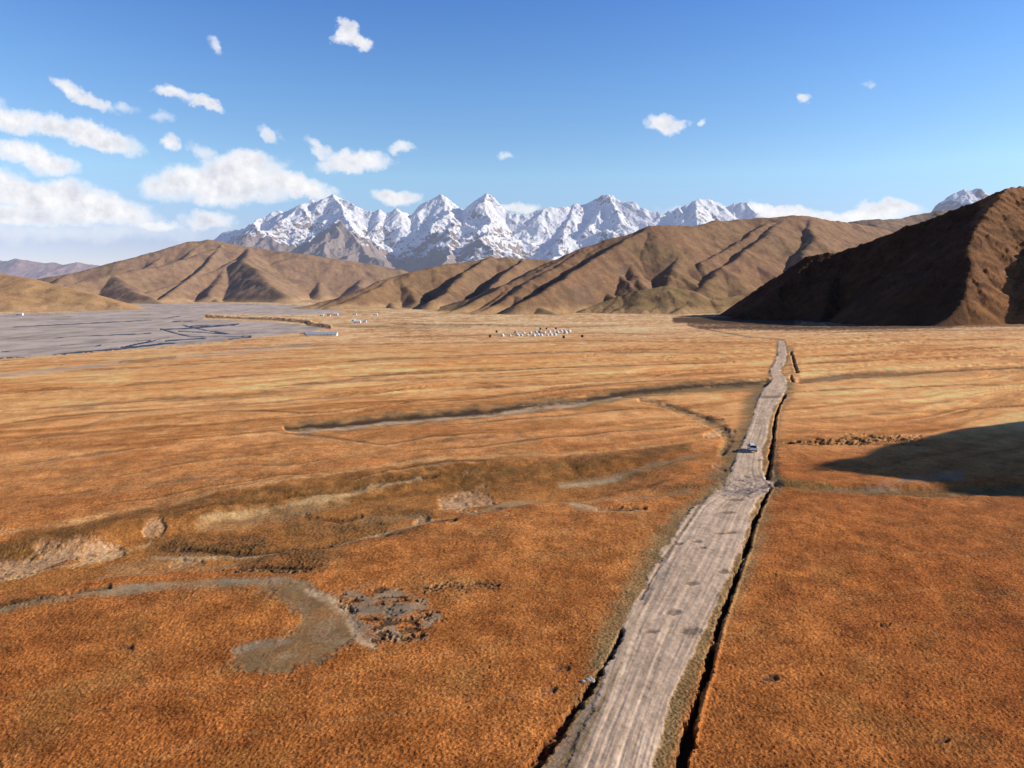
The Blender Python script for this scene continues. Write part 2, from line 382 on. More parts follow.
# ---- the long ravine through the middle distance
rav = [(285, 428, 1.5), (300, 428, 4), (345, 424, 5), (390, 419, 5), (440, 415, 5), (490, 411, 5), (520, 407, 5), (580, 401, 5), (620, 394, 4), (680, 388, 4), (740, 384, 4), (766, 382, 3)]
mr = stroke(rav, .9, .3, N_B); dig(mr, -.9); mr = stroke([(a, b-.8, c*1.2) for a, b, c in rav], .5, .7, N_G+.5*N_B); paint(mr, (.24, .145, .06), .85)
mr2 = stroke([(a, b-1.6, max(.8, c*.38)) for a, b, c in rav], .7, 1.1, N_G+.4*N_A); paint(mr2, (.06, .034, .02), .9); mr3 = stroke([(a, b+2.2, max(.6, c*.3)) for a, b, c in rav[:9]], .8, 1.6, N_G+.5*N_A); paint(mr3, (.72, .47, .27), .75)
m = stroke([(498, 414, 2.4), (530, 408, 3), (560, 404, 4), (585, 401, 3)], .8, 1.3); paint(m*(.4+.6*sstep(-.2, .2, fbm(X/2, Y/3, 3, 12))), SOIL_P, .8, .3)
m = stroke([(300, 427, 1.5), (350, 425, 2), (390, 421, 1)], .7, 1.2); paint(m*sstep(0, .3, N_G), SOIL_P, .5, .3)
m = stroke([(580, 405, 3), (640, 396, 3), (700, 390, 3), (764, 385, 3)], .8, .5); paint(m, OLIVE, .5)
# branch towards the road
br = [(640, 399, 2), (665, 405, 3), (700, 417, 4), (722, 428, 4), (728, 440, 4), (722, 452, 3)]
mm = stroke(br, .9, .4); dig(mm, -.6); paint(mm, (.27, .20, .09), .7)
mm = stroke([(a+2, b-2, c*.4) for a, b, c in br[1:5]], .6, .9); paint(mm, DARK, .8)
m = stroke([(706, 417, 1.6), (722, 419, 1.6)], .6, .5); paint(m, DARK, .9); dig(m, -.3)
# minor rills left of the road
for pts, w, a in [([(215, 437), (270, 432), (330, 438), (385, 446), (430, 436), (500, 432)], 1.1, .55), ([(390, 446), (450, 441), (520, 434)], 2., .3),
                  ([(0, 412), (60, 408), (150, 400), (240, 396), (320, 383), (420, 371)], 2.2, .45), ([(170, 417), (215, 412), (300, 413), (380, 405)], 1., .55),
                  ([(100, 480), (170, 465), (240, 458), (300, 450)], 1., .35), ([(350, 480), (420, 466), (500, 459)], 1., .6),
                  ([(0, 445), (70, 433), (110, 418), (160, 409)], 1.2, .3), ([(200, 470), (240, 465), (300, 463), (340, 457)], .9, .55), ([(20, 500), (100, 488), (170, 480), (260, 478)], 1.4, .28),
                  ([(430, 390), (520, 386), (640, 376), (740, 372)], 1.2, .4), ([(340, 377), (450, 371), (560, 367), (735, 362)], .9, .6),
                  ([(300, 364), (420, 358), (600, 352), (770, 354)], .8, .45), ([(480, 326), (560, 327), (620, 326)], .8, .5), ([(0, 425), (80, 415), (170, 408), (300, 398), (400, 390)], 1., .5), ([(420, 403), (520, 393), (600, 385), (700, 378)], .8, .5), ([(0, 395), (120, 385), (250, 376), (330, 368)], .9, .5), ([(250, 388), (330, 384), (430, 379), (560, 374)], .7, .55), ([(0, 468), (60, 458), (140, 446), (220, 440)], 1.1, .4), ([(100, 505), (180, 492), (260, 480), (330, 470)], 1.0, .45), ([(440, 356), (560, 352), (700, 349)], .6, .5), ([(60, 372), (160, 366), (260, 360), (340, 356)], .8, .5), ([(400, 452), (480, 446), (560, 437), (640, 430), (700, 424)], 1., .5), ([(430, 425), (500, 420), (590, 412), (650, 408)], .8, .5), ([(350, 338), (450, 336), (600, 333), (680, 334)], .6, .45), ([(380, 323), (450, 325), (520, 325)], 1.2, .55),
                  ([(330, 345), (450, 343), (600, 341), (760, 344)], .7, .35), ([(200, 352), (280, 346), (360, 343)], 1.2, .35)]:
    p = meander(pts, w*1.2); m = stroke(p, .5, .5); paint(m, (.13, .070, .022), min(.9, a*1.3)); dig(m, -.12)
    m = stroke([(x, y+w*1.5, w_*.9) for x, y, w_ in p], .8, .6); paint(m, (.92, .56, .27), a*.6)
# ---- right of the road
rr_ = [(800, 380, 2.5), (830, 377, 3), (860, 374, 3.4), (915, 373, 1.6), (960, 370, 1.2), (1024, 367, 1.5), (1170, 362, 1.5)]
m = stroke(rr_, .8, .6, N_G); dig(m, -.7); paint(m, (.14, .08, .034), .8)
m = stroke([(800, 384, 1.2), (900, 378, 1.4), (1024, 371, 1.2), (1170, 366, 1.2)], .8, .3); paint(m, (.55, .32, .13), .55)
m = stroke([(820, 377, 1.5), (840, 376, 1.8)], .6, 1); paint(m, (.30, .22, .15), .7)
m = stroke([(785, 443, 1), (830, 441, 3), (870, 438, 4.5), (920, 441, 3)], .8, 1.); q = sstep(-.1, .2, fbm(X/2, Y/2, 3, 52)); paint(m*(1-q), DARK, .8); dig(m*(1-q), -.9); paint(m*q, (.27, .19, .08), .6)
m = stroke([(782, 444, 1.3), (850, 444, 1.), (930, 444, .8)], .7, .3); paint(m, (.19, .12, .05), .6)
m = stroke([(775, 484, 2.5), (800, 487, 3), (850, 488, 3), (910, 490, 4), (960, 489, 5), (1030, 486, 6), (1170, 480, 7)], .6, .4, N_B); paint(m, (.20, .14, .055), .65); dig(m, -1.)
m = stroke([(780, 480, 2), (800, 483, 3), (830, 485, 2)], .8, .5); paint(m, (.16, .15, .05), .5)
m = stroke([(830, 487, 1), (870, 487, 1.6), (900, 487, 1.2)], .7, 1.); paint(m, (.34, .25, .17), .6)
m = stroke([(880, 484, 2), (920, 478, 4), (960, 475, 4)], .8, .9); paint(m, (.30, .24, .17), .5)
for pts, w, a in [([(790, 406), (880, 402), (1024, 400)], .8, .25), ([(800, 357), (900, 350), (1024, 347)], .9, .4), ([(960, 395), (1000, 394)], .9, .5), ([(790, 393), (860, 389), (940, 386), (1060, 384)], .8, .5), ([(800, 419), (880, 414), (960, 408), (1060, 404)], .9, .4), ([(810, 345), (900, 341), (1050, 338)], .6, .5), ([(790, 365), (870, 362), (960, 357), (1060, 355)], .7, .5), ([(790, 333), (880, 331), (1050, 330)], .5, .5), ([(800, 470), (815, 468), (835, 472)], 1.2, .5)]:
    m = stroke(meander(pts, w*1.1), .6, .5); paint(m, (.13, .072, .026), min(.85, a*1.3)); dig(m, -.12)
# far cart track that leaves the road
m = stroke([(784, 340, .9), (750, 337, .7), (715, 331, .7), (690, 326, .7)], .7, .15); paint(m, (.16, .12, .085), .8)
m = stroke([(0, 376, 1.5), (50, 371, 2), (100, 365, 1.6), (130, 361, 1.2)], .7, .4); paint(m, (.50, .42, .32), .75)
m = stroke([(150, 360, 1), (240, 352, 2.4), (310, 344, 1.5)], .8, 1.); paint(m, (.48, .39, .29), .55)
m = stroke([(120, 362, 1), (150, 360, 1.6), (175, 357, 1.2)], .8, .8); paint(m, (.14, .12, .05), .7)

# ---- the dirt road
ROAD = [(800, 540, 650), (768, 566, 652), (735, 580, 660), (703, 596, 669), (664, 609, 687), (625, 624, 706), (586, 645, 724), (548, 665, 741), (509, 691, 753), (500, 704, 757), (489, 719, 770), (482, 727, 771), (476, 729, 766), (470, 731, 762), (452, 738, 762), (436, 746, 767), (419, 752.5, 769.5),
        (405, 756, 776), (398, 758.5, 781), (388, 764.5, 787), (379, 773, 786), (371.6, 769.5, 780), (365, 773, 784), (356.7, 777.5, 787), (347.8, 778, 786), (340.6, 778, 784)]
rd = np.array(ROAD)[::-1]
vl = np.interp(V, rd[:, 0], rd[:, 1]); vr = np.interp(V, rd[:, 0], rd[:, 2])
inr = front & (V > 340.6) & (np.abs(U-(vl+vr)/2) < 90)
ru = np.where(inr, (U-vl)/(vr-vl), 5.)                      # 0..1 across the road
jag = N_A*.05+.03*fbm(X/.8, Y/.8, 3, 15)
RM = np.where(inr, sstep(-.03, .03, ru+jag)*sstep(1.03, .97, ru+jag), 0)
near_r = inr & (ru > -1.2) & (ru < 2.2)
# verges
vg = np.where(inr, sstep(-.42, -.08, ru+.12*N_A)*(ru < .2)+sstep(1.42, 1.1, ru+.12*N_A)*(ru > .8), 0)
paint(np.clip(vg, 0, 1), (.29, .20, .085), .75, .8)
vgl = np.where(inr & (V < 480) & (V > 380), sstep(-1.0, -.2, ru+.2*N_A)*(ru < .2), 0); paint(np.clip(vgl*(.7+.6*N_K), 0, 1), (.26, .165, .07), .8)
# ruts and streaks that follow the wheel paths
along = rng_
st1 = fbm(ru*13, along/26, 3, 71); st2 = fbm(ru*34, along/11, 2, 73); st3 = fbm(ru*3.2+.3, along/60, 2, 75)
rc = np.array([.68, .475, .32])[None, None]*(1+.20*st1+.18*st2+.24*st3+.30*fbm(X/.5, Y/.8, 4, 74, .65)+.22*fbm(X/4, Y/4, 3, 72))[..., None]
whe = sum(a0*np.exp(-((ru-c0-.07*fbm(along/70+c0*9, 0*along, 2, 76))/.03)**2)*(.45+.8*np.clip(fbm(along/35+c0*5, 0*along, 3, 78)+.4, 0, 1)) for c0, a0 in ((.20, 1.), (.37, .5), (.60, .9), (.79, .6)))
rc = rc*(1+.24*whe[..., None])
gpath = np.exp(-((ru-.08)/.05)**2)*sstep(560, 700, V); rc = lerp(rc, np.array([.34, .23, .13]), (gpath*.65)[..., None])
mud = sstep(-.05, .35, fbm(ru*5, along/4.5, 4, 77)); rc = lerp(rc, rc*np.array([.72, .70, .68]), (mud*.45)[..., None])
k = RM[..., None]; C = C*(1-k)+rc*k; TUS = TUS*(1-RM)+.12*RM
DZ = np.where(RM > 0, DZ*(1-RM*.9)+RM*(.12-.05*whe+.035*st1+.02*st2+.05*fbm(X/1.1, Y/1.1, 3, 79)), DZ)
# broken stony ford across the road
fd = stroke([(724, 489, 6), (745, 486, 9), (768, 485, 8)], .7, .6); q = sstep(-.05, .15, fbm(X/1.6, Y/1.6, 4, 85))
paint(fd*q, (.20, .145, .13), .75, .4); dig(fd*q, -.12); dig(fd, -.25); paint(fd*(1-q), (.42, .33, .27), .35)
m = stroke([(726, 494, 2), (745, 491, 2.6), (765, 487, 2)], .6, .6); paint(m, (.16, .125, .14), .5)
# potholes
for (a, b, w, h) in [(690, 632, 9, 3.6), (691, 584, 7, 1.9), (673, 613, 6, 2.6), (678, 544, 4, 1.4), (697, 542, 5, 1.2), (724, 572, 6, 1.9), (651, 632, 6, 1.4), (702, 548, 3, 1), (727, 513, 8, 1.2), (720, 534, 7, 1.), (735, 500, 8, 1.4), (731, 533, 5, 1), (742, 398, 0.1, .1), (772, 397, 10, 1.), (760, 460, 3, .8)]:
    d = np.hypot((U-a)/w, (V-b)/h)+N_A*.25; m = sstep(1.5, .6, d+.5*N_F); paint(m, (.20, .135, .09), .75, .2); dig(m, -.12)
m = stroke([(752, 396, 1.2), (770, 398, 1.4), (782, 396, 1)], .6, .6); paint(m, (.24, .18, .13), .7)
# wet dark left rut
m = stroke([(668, 566, 2.5), (659, 580, 4), (650, 592, 3.5), (644, 604, 2)], .7, .4); paint(m, (.24, .185, .15), .7); dig(m, -.05)
# ---- ditches beside the road (deep, with upright outer bank; shade also painted near-black)
DR = [(800, 656), (768, 679), (735, 688), (703, 697), (664, 709), (625, 719), (586, 733), (548, 747), (520, 755), (509, 760), (500, 764), (490, 770)]
DR2 = [(476, 768), (470, 768), (462, 770), (452, 771), (446, 772)]
DR3 = [(441, 773), (428, 774), (415, 776), (402, 781), (395, 785)]
DR4 = [(381, 793), (377, 791)]; DR5 = [(372, 797), (366, 795), (358, 793), (352, 791)]
for L, w, a in ((DR, 1, 1), (DR2, 1.5, .85), (DR3, 1.2, 1), (DR4, 1.6, 1), (DR5, 1.3, .9)):
    pts = [(x, v, max(1.5, (v-330)*.0145*w)) for v, x in L]
    m = stroke([(x, v, w_*.72) for x, v, w_ in pts], .35, 1.1, n=N_A*.6+1.0*N_F+1.3*N_G); paint(m, (.028, .019, .012), .93*a, .4); dig(m, -1.2)
    pts = [(x+w_*1.35, v, w_*.4) for x, v, w_ in pts]; m = stroke(pts, .8, .5); dig(m, .22)
LEFTD = [(800, 512), (768, 532), (745, 548), (720, 566), (700, 583), (672, 600), (650, 614), (632, 622)]
pts = [(x, v, (v-560)*.022+.9) for v, x in LEFTD]
m = stroke(pts, .35, .55, n=N_A*1.0+1.6*N_F+1.2*N_G); m = m*(.35+.65*N_K); paint(m, (.035, .023, .014), .9, .5); dig(m, -.8)
pts = [(632, 622, 2), (618, 638, 1.2), (600, 655, 1.2), (591, 550, .2)]
m = stroke([(640, 600, 1.2), (662, 562, 1.4), (690, 520, 1.6), (705, 498, 2)], .6, .8); paint(m, (.14, .09, .045), .6); dig(m, -.12)
# gap between the side track and the road at the bottom of the frame
m = stroke([(545, 800, 8), (567, 766, 7), (590, 725, 5), (610, 690, 3), (622, 664, 1.4)], .5, .5)
# (kept as a darker strip of trodden grass)
paint(m, (.215, .140, .070), .75, .6)
m = stroke([(525, 800, 6), (553, 766, 5), (578, 725, 4), (600, 690, 2.6)], .5, .3); paint(m, (.35, .27, .20), .75, .15); RM = np.maximum(RM, m*.9)
m = stroke([(771, 478, 3), (775, 455, 4), (777, 430, 3), (780, 415, 3), (789, 395, 5), (793, 375, 7), (790, 350, 5)], .8, .9); paint(m*(1-RM), (.20, .135, .06), .6)

# ---- river
RIV = [(-150, 317), (0, 314), (60, 313), (128, 309.5), (137, 304), (200, 303), (260, 304), (330, 307), (345, 312), (300, 315), (205, 314), (203, 319.5), (270, 321.5), (327, 327.5), (312, 331), (240, 339), (180, 345), (120, 349), (60, 354), (0, 358), (-150, 366)]
riv = poly_mask(RIV, 1.0, 1.2)
N_R = fbm(X/120, Y/160, 5, 101); N_R2 = fbm(X/25, Y/45, 4, 103)
rc = np.array([.58, .46, .375])[None, None]*(1+.35*N_R+.40*N_R2)[..., None]
rc = lerp(rc, np.array([.66, .50, .38]), sstep(.1, .5, N_R2)[..., None]*.5)
k = riv[..., None]; C = C*(1-k)+rc*k; TUS = TUS*(1-riv)+.1*riv
ZB = Z*(1-riv)+(-24.0)*riv
DZ = DZ*(1-riv)+riv*(.12*N_R2)
bank = stroke([(x, y, .9) for x, y in RIV[13:]], .6, .6); paint(bank*(1-riv), (.42, .28, .13), .4)
chan = np.zeros(U.shape)
for pts in [[(-150, 365, 1.5), (0, 357, 1.5), (60, 353, 1.1), (120, 347.5, .8), (165, 343, .7), (215, 340, .6), (250, 337, .5)], [(160, 329.5, .5), (185, 328, .6), (235, 325, .4)], [(172, 321.5, .5), (197, 321, .6)],
            [(160, 329, .7), (175, 333, .5), (190, 336.5, .5), (243, 336.5, .5)], [(178, 331, .4), (215, 333, .5), (250, 336, .5)], [(190, 326, .5), (238, 324, .6)], [(165, 340.5, .8), (205, 338, .6)],
            [(182, 325, .6), (205, 330, .5), (230, 334, .6)], [(120, 347, .6), (150, 341, .6), (168, 337, .8)], [(20, 340, .4), (80, 336, .4), (150, 333, .5)], [(60, 345, .4), (110, 342, .4), (150, 340, .5)],
            [(10, 327, .3), (90, 323, .35), (150, 320, .3), (180, 316, .3)], [(0, 351, .4), (60, 349, .4), (100, 345, .4)]]:
    chan = np.maximum(chan, stroke(pts, .5, .8, n=N_R2))
chan *= riv*(.15+.85*sstep(-.25, .05, N_R+.5*N_R2))*.9; dig(chan, -1.2)
paint(chan, (.09, .09, .10), .9)
# banks at the river's edge in the distance, their shaded faces painted dark
for pts, h in [([(207, 316.3, 1.), (240, 317.2, .7), (275, 318.6, 1.), (295, 320.2, 1.2), (310, 322, 1.2)], 6), ([(307, 323.5, 1.), (318, 325, 1.3), (330, 327, 1.4)], 7)]:
    m = stroke([(x, y+.9, w) for x, y, w in pts], .4, .3); paint(m, (.045, .03, .022), .9); 
    m = stroke([(x, y-.6, w) for x, y, w in pts], .6, .3); dig(m, h*.4)
m = stroke([(300, 333.5, .6), (312, 333.5, .8)], .5, .6); paint(m, (.06, .045, .035), .8)
m = stroke([(350, 326, 1), (400, 326, 1.5), (470, 327, 1)], .8, .5); paint(m, (.24, .19, .07), .6)
m = stroke([(330, 326, 1), (400, 328, .7), (430, 328.5, .5)], .8, .5); paint(m, (.17, .12, .06), .6)
# greener flood meadow beyond the camp
m = sstep(1100, 1900, rng_)*sstep(-.2, .4, N_S+.5*N_C)*(1-riv)*(U < 760); paint(m, (.37, .27, .11), .45)

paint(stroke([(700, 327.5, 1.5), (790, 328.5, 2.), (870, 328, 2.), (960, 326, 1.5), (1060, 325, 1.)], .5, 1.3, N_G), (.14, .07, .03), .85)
paint(stroke([(960, 323, 3), (1060, 322, 3)], .6, 1., N_G), (.40, .20, .08), .7)
paint(stroke([(675, 320, 3), (700, 320, 3.5), (745, 320, 5), (790, 322, 5)], .5, .3, N_G), (.10, .05, .025), .95)  # left tail of the hill's shadow, darkened in the ground colour
paint(stroke([(690, 324, 3), (720, 324, 4), (800, 324, 6), (900, 324, 6), (950, 324, 4)], .5, .3), (.10, .05, .025), .9)  # shadow along the hill foot, painted into the ground colour
Pz = ZB+DZ+DZT*sstep(.25, .9, TUS/np.maximum(TUS0, .01))
P = np.stack([X, Y, Pz], -1)
C = np.clip(C, .005, .95)
fc = lambda a: (a[:-1, :-1]+a[:-1, 1:]+a[1:, :-1]+a[1:, 1:])/4
isroad = fc(RM) > .5; isriv = (fc(riv) > .5) & ~isroad
allk = np.ones(isroad.shape, bool)
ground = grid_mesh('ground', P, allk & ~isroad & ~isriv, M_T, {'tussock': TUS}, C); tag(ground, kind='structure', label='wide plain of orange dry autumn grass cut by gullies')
road = grid_mesh('road', P, isroad, M_T, {'tussock': TUS}, C); tag(road, kind='structure', label='pale rutted dirt road running away across the plain')
rbed = grid_mesh('riverbed', P, isriv, M_T, {'tussock': TUS}, C); tag(rbed, kind='structure', label='grey gravel bed of the braided river')
# keep the seams between the pieces invisible: give all of them the normals of the whole surface
dr = np.gradient(P, axis=0); dc = np.gradient(P, axis=1)
NN = np.cross(dr, dc); NN = NN/np.maximum(np.linalg.norm(NN, axis=-1, keepdims=True), 1e-9); NN = NN*np.sign(NN[..., 2:3]+1e-9)
def set_normals(o, keep):
    idx = np.arange(P.shape[0]*P.shape[1]).reshape(P.shape[:2])
    used = np.unique(np.stack([idx[:-1, :-1], idx[:-1, 1:], idx[1:, 1:], idx[1:, :-1]], -1)[keep])
    o.data.normals_split_custom_set_from_vertices(NN.reshape(-1, 3)[used].astype(np.float32))
set_normals(road, isroad); set_normals(rbed, isriv); set_normals(ground, allk & ~isroad & ~isriv)
def height_at(x, y):
    th_ = math.atan2(x, y); r = math.hypot(x, y)
    j = int(np.argmin(np.abs(TH[:ncf]-th_))); i = int(np.argmin(np.abs(RR-r)))
    return float(Pz[i, j])

# water lying in the channels
mw, t, b = newmat('water'); b.inputs['Base Color'].default_value = (.06, .085, .13, 1); b.inputs['Roughness'].default_value = .6; b.inputs['Specular IOR Level'].default_value = .08
pos = t.add('ShaderNodeNewGeometry').outputs['Position']; bm_ = t.add('ShaderNodeBump'); bm_.inputs['Strength'].default_value = .6; bm_.inputs['Distance'].default_value = .5
t.l.new(t.noise(pos, .8, 4, .6), bm_.inputs['Height']); t.l.new(bm_.outputs[0], b.inputs['Normal'])
wp = [ground_hit(x, y) for x, y in [(-150, 366), (0, 359), (60, 355), (120, 350), (180, 346), (240, 340), (300, 334), (330, 329), (345, 306), (137, 303), (128, 309), (-150, 316)]]
me = bpy.data.meshes.new('water'); me.from_pydata([(x, y, -24.5) for x, y, z in wp], [], [list(range(len(wp)))]); me.materials.append(mw)
water = bpy.data.objects.new('water', me); COL.objects.link(water); tag(water, kind='structure', label='dark blue water in the braided river channels')

# ------------------------------------------------------------------ hills
def ridge_field(X, Y, ridges, slope, rnd=6.):
    H = np.full(X.shape, -1e9)
    for rg in ridges:
        s = slope
        if isinstance(rg, tuple): rg, s = rg
        for (x0, y0, z0), (x1, y1, z1) in zip(rg[:-1], rg[1:]):
            dx, dy = x1-x0, y1-y0; l2 = dx*dx+dy*dy+1e-9
            t = np.clip(((X-x0)*dx+(Y-y0)*dy)/l2, 0, 1)
            d = np.hypot(X-(x0+dx*t), Y-(y0+dy*t))
            h = z0+(z1-z0)*t-s*(np.sqrt(d*d+rnd*rnd)-rnd)
            H = np.maximum(H, h)
    return H
def make_spurs(crest, n, ang, jit, grade, zb, rnd, lev2=2, bend=.25, lmax=1e9, t0=0., t1=1., pw=1.25):
    """crest -> list of spur ridges; ang = heading in degrees (0 = towards +X, -90 = towards the camera)"""
    cr = np.array(crest, float); seg = np.hypot(np.diff(cr[:, 0]), np.diff(cr[:, 1])); cum = np.concatenate([[0], np.cumsum(seg)])
    out = []
    for i in range(n):
        s = (t0+(t1-t0)*(i+.5+rnd.uniform(-.3, .3))/n)*cum[-1]
        p = np.array([np.interp(s, cum, cr[:, k]) for k in range(3)])
        if p[2]-zb < 8: continue
        a = R(ang+rnd.uniform(-jit, jit)); L = min(lmax, (p[2]-zb)/(grade*rnd.uniform(.8, 1.25))); m = 6
        pts = [tuple(p)]; q = p.copy()
        for k in range(1, m+1):
            a += rnd.uniform(-bend, bend); q = q+np.array([math.cos(a), math.sin(a), 0])*L/m
            zz = zb-4+(p[2]-zb+4)*(1-k/m)**pw
            pts.append((q[0], q[1], zz+rnd.uniform(-.02, .02)*(p[2]-zb)))
        out.append(pts)
        for j in range(lev2):
            k = rnd.randint(1, 4); b0 = pts[k]; sgn = 1 if (j % 2) else -1
            aa = a+sgn*R(rnd.uniform(30, 60)); LL = L*.38; zz0 = b0[2]
            if zz0-zb < 10: continue
            zend = max(zb-4, zz0-LL*grade*1.35)
            out.append([b0, (b0[0]+math.cos(aa)*LL*.5, b0[1]+math.sin(aa)*LL*.5, zz0*.45+zend*.55), (b0[0]+math.cos(aa)*LL, b0[1]+math.sin(aa)*LL, zend)])
    return out
def hill(name, label, x0, x1, Y0, Y1, ridges, slope, mat, colf, zg=-24, warp=14., wl=160., rough=3., rl=40., cstep=.9, rows=260, rnd=6., foot=14., seed=0, base=None):
    px = np.arange(x0, x1, cstep); tn = (px-512)/F
    ys = np.linspace(Y0, Y1, rows)
    Xg = ys[:, None]*tn[None, :]; Yg = ys[:, None]+0*tn[None, :]
    wx = fbm(Xg/wl, Yg/wl, 4, seed+200)*warp; wy = fbm(Xg/wl, Yg/wl, 4, seed+230)*warp
    H = ridge_field(Xg+wx, Yg+wy, ridges, slope, rnd)
    g = base_z(Xg, Yg) if base is None else base+0*Xg
    amp = np.clip((H-g)/60, 0, 1)
    H = H+amp*rough*.55*(ridged(Xg/rl*3.1+Yg/rl*.6, Yg/rl*1.5, 4, seed+275)-.45)
    H = H+amp*rough*(ridged(Xg/rl, Yg/rl, 5, seed+260)-.45)*2+amp*rough*.5*fbm(Xg/rl*4, Yg/rl*4, 3, seed+290)
    k = foot; a = g-1.5
    Hs = np.maximum(H, a)+k*np.log1p(np.exp(-np.abs(H-a)/k))*.35*np.clip((H-a)/k+2, 0, 1)
    Hs = np.where(H < a-2*k, a, Hs)
    P_ = np.stack([Xg, Yg, Hs], -1)
    d0 = np.gradient(P_, axis=0); d1 = np.gradient(P_, axis=1); n = np.cross(d1, d0); n /= np.maximum(np.linalg.norm(n, axis=-1, keepdims=True), 1e-9); n *= np.sign(n[..., 2:3]+1e-9)
    c = colf(Xg, Yg, Hs, n, (Hs-g))
    fh = (Hs-g)
    keep = (np.maximum.reduce([fh[:-1, :-1], fh[1:, :-1], fh[:-1, 1:], fh[1:, 1:]]) > -.5)
    o = grid_mesh(name, P_, keep, mat, None, c); tag(o, label=label, kind='structure')
    return o
def hill_cols(dry=(.42, .265, .135), brown=(.27, .155, .095), green=(.38, .27, .12), rock=(.15, .105, .085), ns=60., seed=0, gr=.5, low=.6):
    dry, brown, green, rock = map(np.array, (dry, brown, green, rock))
    def f(Xg, Yg, H, n, h):
        a = fbm(Xg/ns/4, Yg/ns/4, 4, seed+300); b = fbm(Xg/ns, Yg/ns, 4, seed+310); d = fbm(Xg/ns*5, Yg/ns*5, 3, seed+320)
        c = dry+0*H[..., None]
        c = lerp(c, green, (sstep(-.2, .4, a)*gr)[..., None])
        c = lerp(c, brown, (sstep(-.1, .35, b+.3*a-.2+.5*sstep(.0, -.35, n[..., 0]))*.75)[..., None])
        st = sstep(.80, .66, n[..., 2]+.06*b)
        c = lerp(c, rock, (st*.6)[..., None])
        c = lerp(c, rock, (sstep(.25, .5, d+.4*b)*.35)[..., None])
        lo = sstep(22, 4, h+8*b); c = lerp(c, np.array([.60, .38, .19]), (lo*low)[..., None])
        return np.clip(c*(1+.12*d)[..., None], .01, .9)
    return f
def crest(pts, Yd):
    out = []
    for i, p in enumerate(pts):
        y = p[2] if len(p) > 2 else Yd
        out.append(at_depth(p[0], p[1], y))
    return out
RN = random.Random(5)
M_H = hill_mat(24000., .03)

def sunny(f):  # brightens the lit side and darkens the shaded side in the base colour
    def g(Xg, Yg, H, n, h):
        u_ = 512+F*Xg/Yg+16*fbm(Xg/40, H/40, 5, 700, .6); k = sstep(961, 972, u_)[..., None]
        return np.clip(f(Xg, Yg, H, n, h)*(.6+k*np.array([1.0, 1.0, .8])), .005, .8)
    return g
# near black-shadowed hill on the right
main = crest([(705, 323, 1650), (735, 313, 1620), (751, 301, 1600), (782, 276, 1580), (807, 257, 1560), (822, 253, 1550), (837, 252, 1540), (873, 241, 1510), (907, 226, 1480), (929, 220, 1460), (970, 203, 1425), (985, 198, 1412), (1007, 188, 1400), (1020, 187, 1450), (1045, 186, 1560), (1090, 176, 1720), (1200, 165, 1900)], 1300)
pk = main[12]
s1 = [pk]+crest([(994, 204, 1330), (976, 226, 1250), (968, 248, 1175), (972, 272, 1105), (966, 296, 1050), (950, 316, 1010), (935, 327, 985)], 0)
s2 = crest([(1210, 180, 1650), (1150, 190, 1430), (1108, 206, 1290), (1080, 228, 1180), (1056, 264, 1090), (1040, 300, 1020), (1030, 324, 985)], 0)
rid = [main, s1, s2]
rid += make_spurs(main[3:12], 8, -138, 8, .50, -22, RN, 0, .08, 300)
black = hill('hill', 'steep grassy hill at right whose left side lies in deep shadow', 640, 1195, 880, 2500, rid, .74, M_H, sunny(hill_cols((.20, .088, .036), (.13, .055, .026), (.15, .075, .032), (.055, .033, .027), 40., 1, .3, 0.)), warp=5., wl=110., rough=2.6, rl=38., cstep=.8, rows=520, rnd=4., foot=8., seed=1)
# ridge just outside the frame whose shadow falls across the plain
oh = [(240, 160, 60), (258, 162, 83), (330, 164, 84), (450, 200, 95), (590, 240, 75)]
ohr = [oh]+[[oh[1], (276, 118, 40), (290, 78, -4)], [oh[2], (345, 260, 20), (355, 320, -6)]]
# the knoll stands close by: evaluate on a plain square grid
gx = np.linspace(110, 640, 330); gy = np.linspace(30, 420, 240); Xg, Yg = np.meshgrid(gx, gy)
Hh = ridge_field(Xg+fbm(Xg/50, Yg/50, 4, 401)*10, Yg+fbm(Xg/50, Yg/50, 4, 407)*10, ohr, .9, 3.)+1.2*fbm(Xg/14, Yg/14, 4, 409)
gz = base_z(Xg, Yg); Hh = np.maximum(Hh, gz-2)
Pg = np.stack([Xg, Yg, Hh], -1); fh = Hh-gz
keep = np.maximum.reduce([fh[:-1, :-1], fh[1:, :-1], fh[:-1, 1:], fh[1:, 1:]]) > -1.2
nn = np.zeros(Pg.shape); nn[..., 2] = 1
kn = grid_mesh('hill', Pg, keep, M_H, None, hill_cols((.26, .12, .045), (.17, .08, .035), (.22, .12, .045), (.10, .06, .04), 20., 9)(Xg, Yg, Hh, nn, fh)); tag(kn, kind='structure', label='grassy hill beside the plain, just past the right edge')

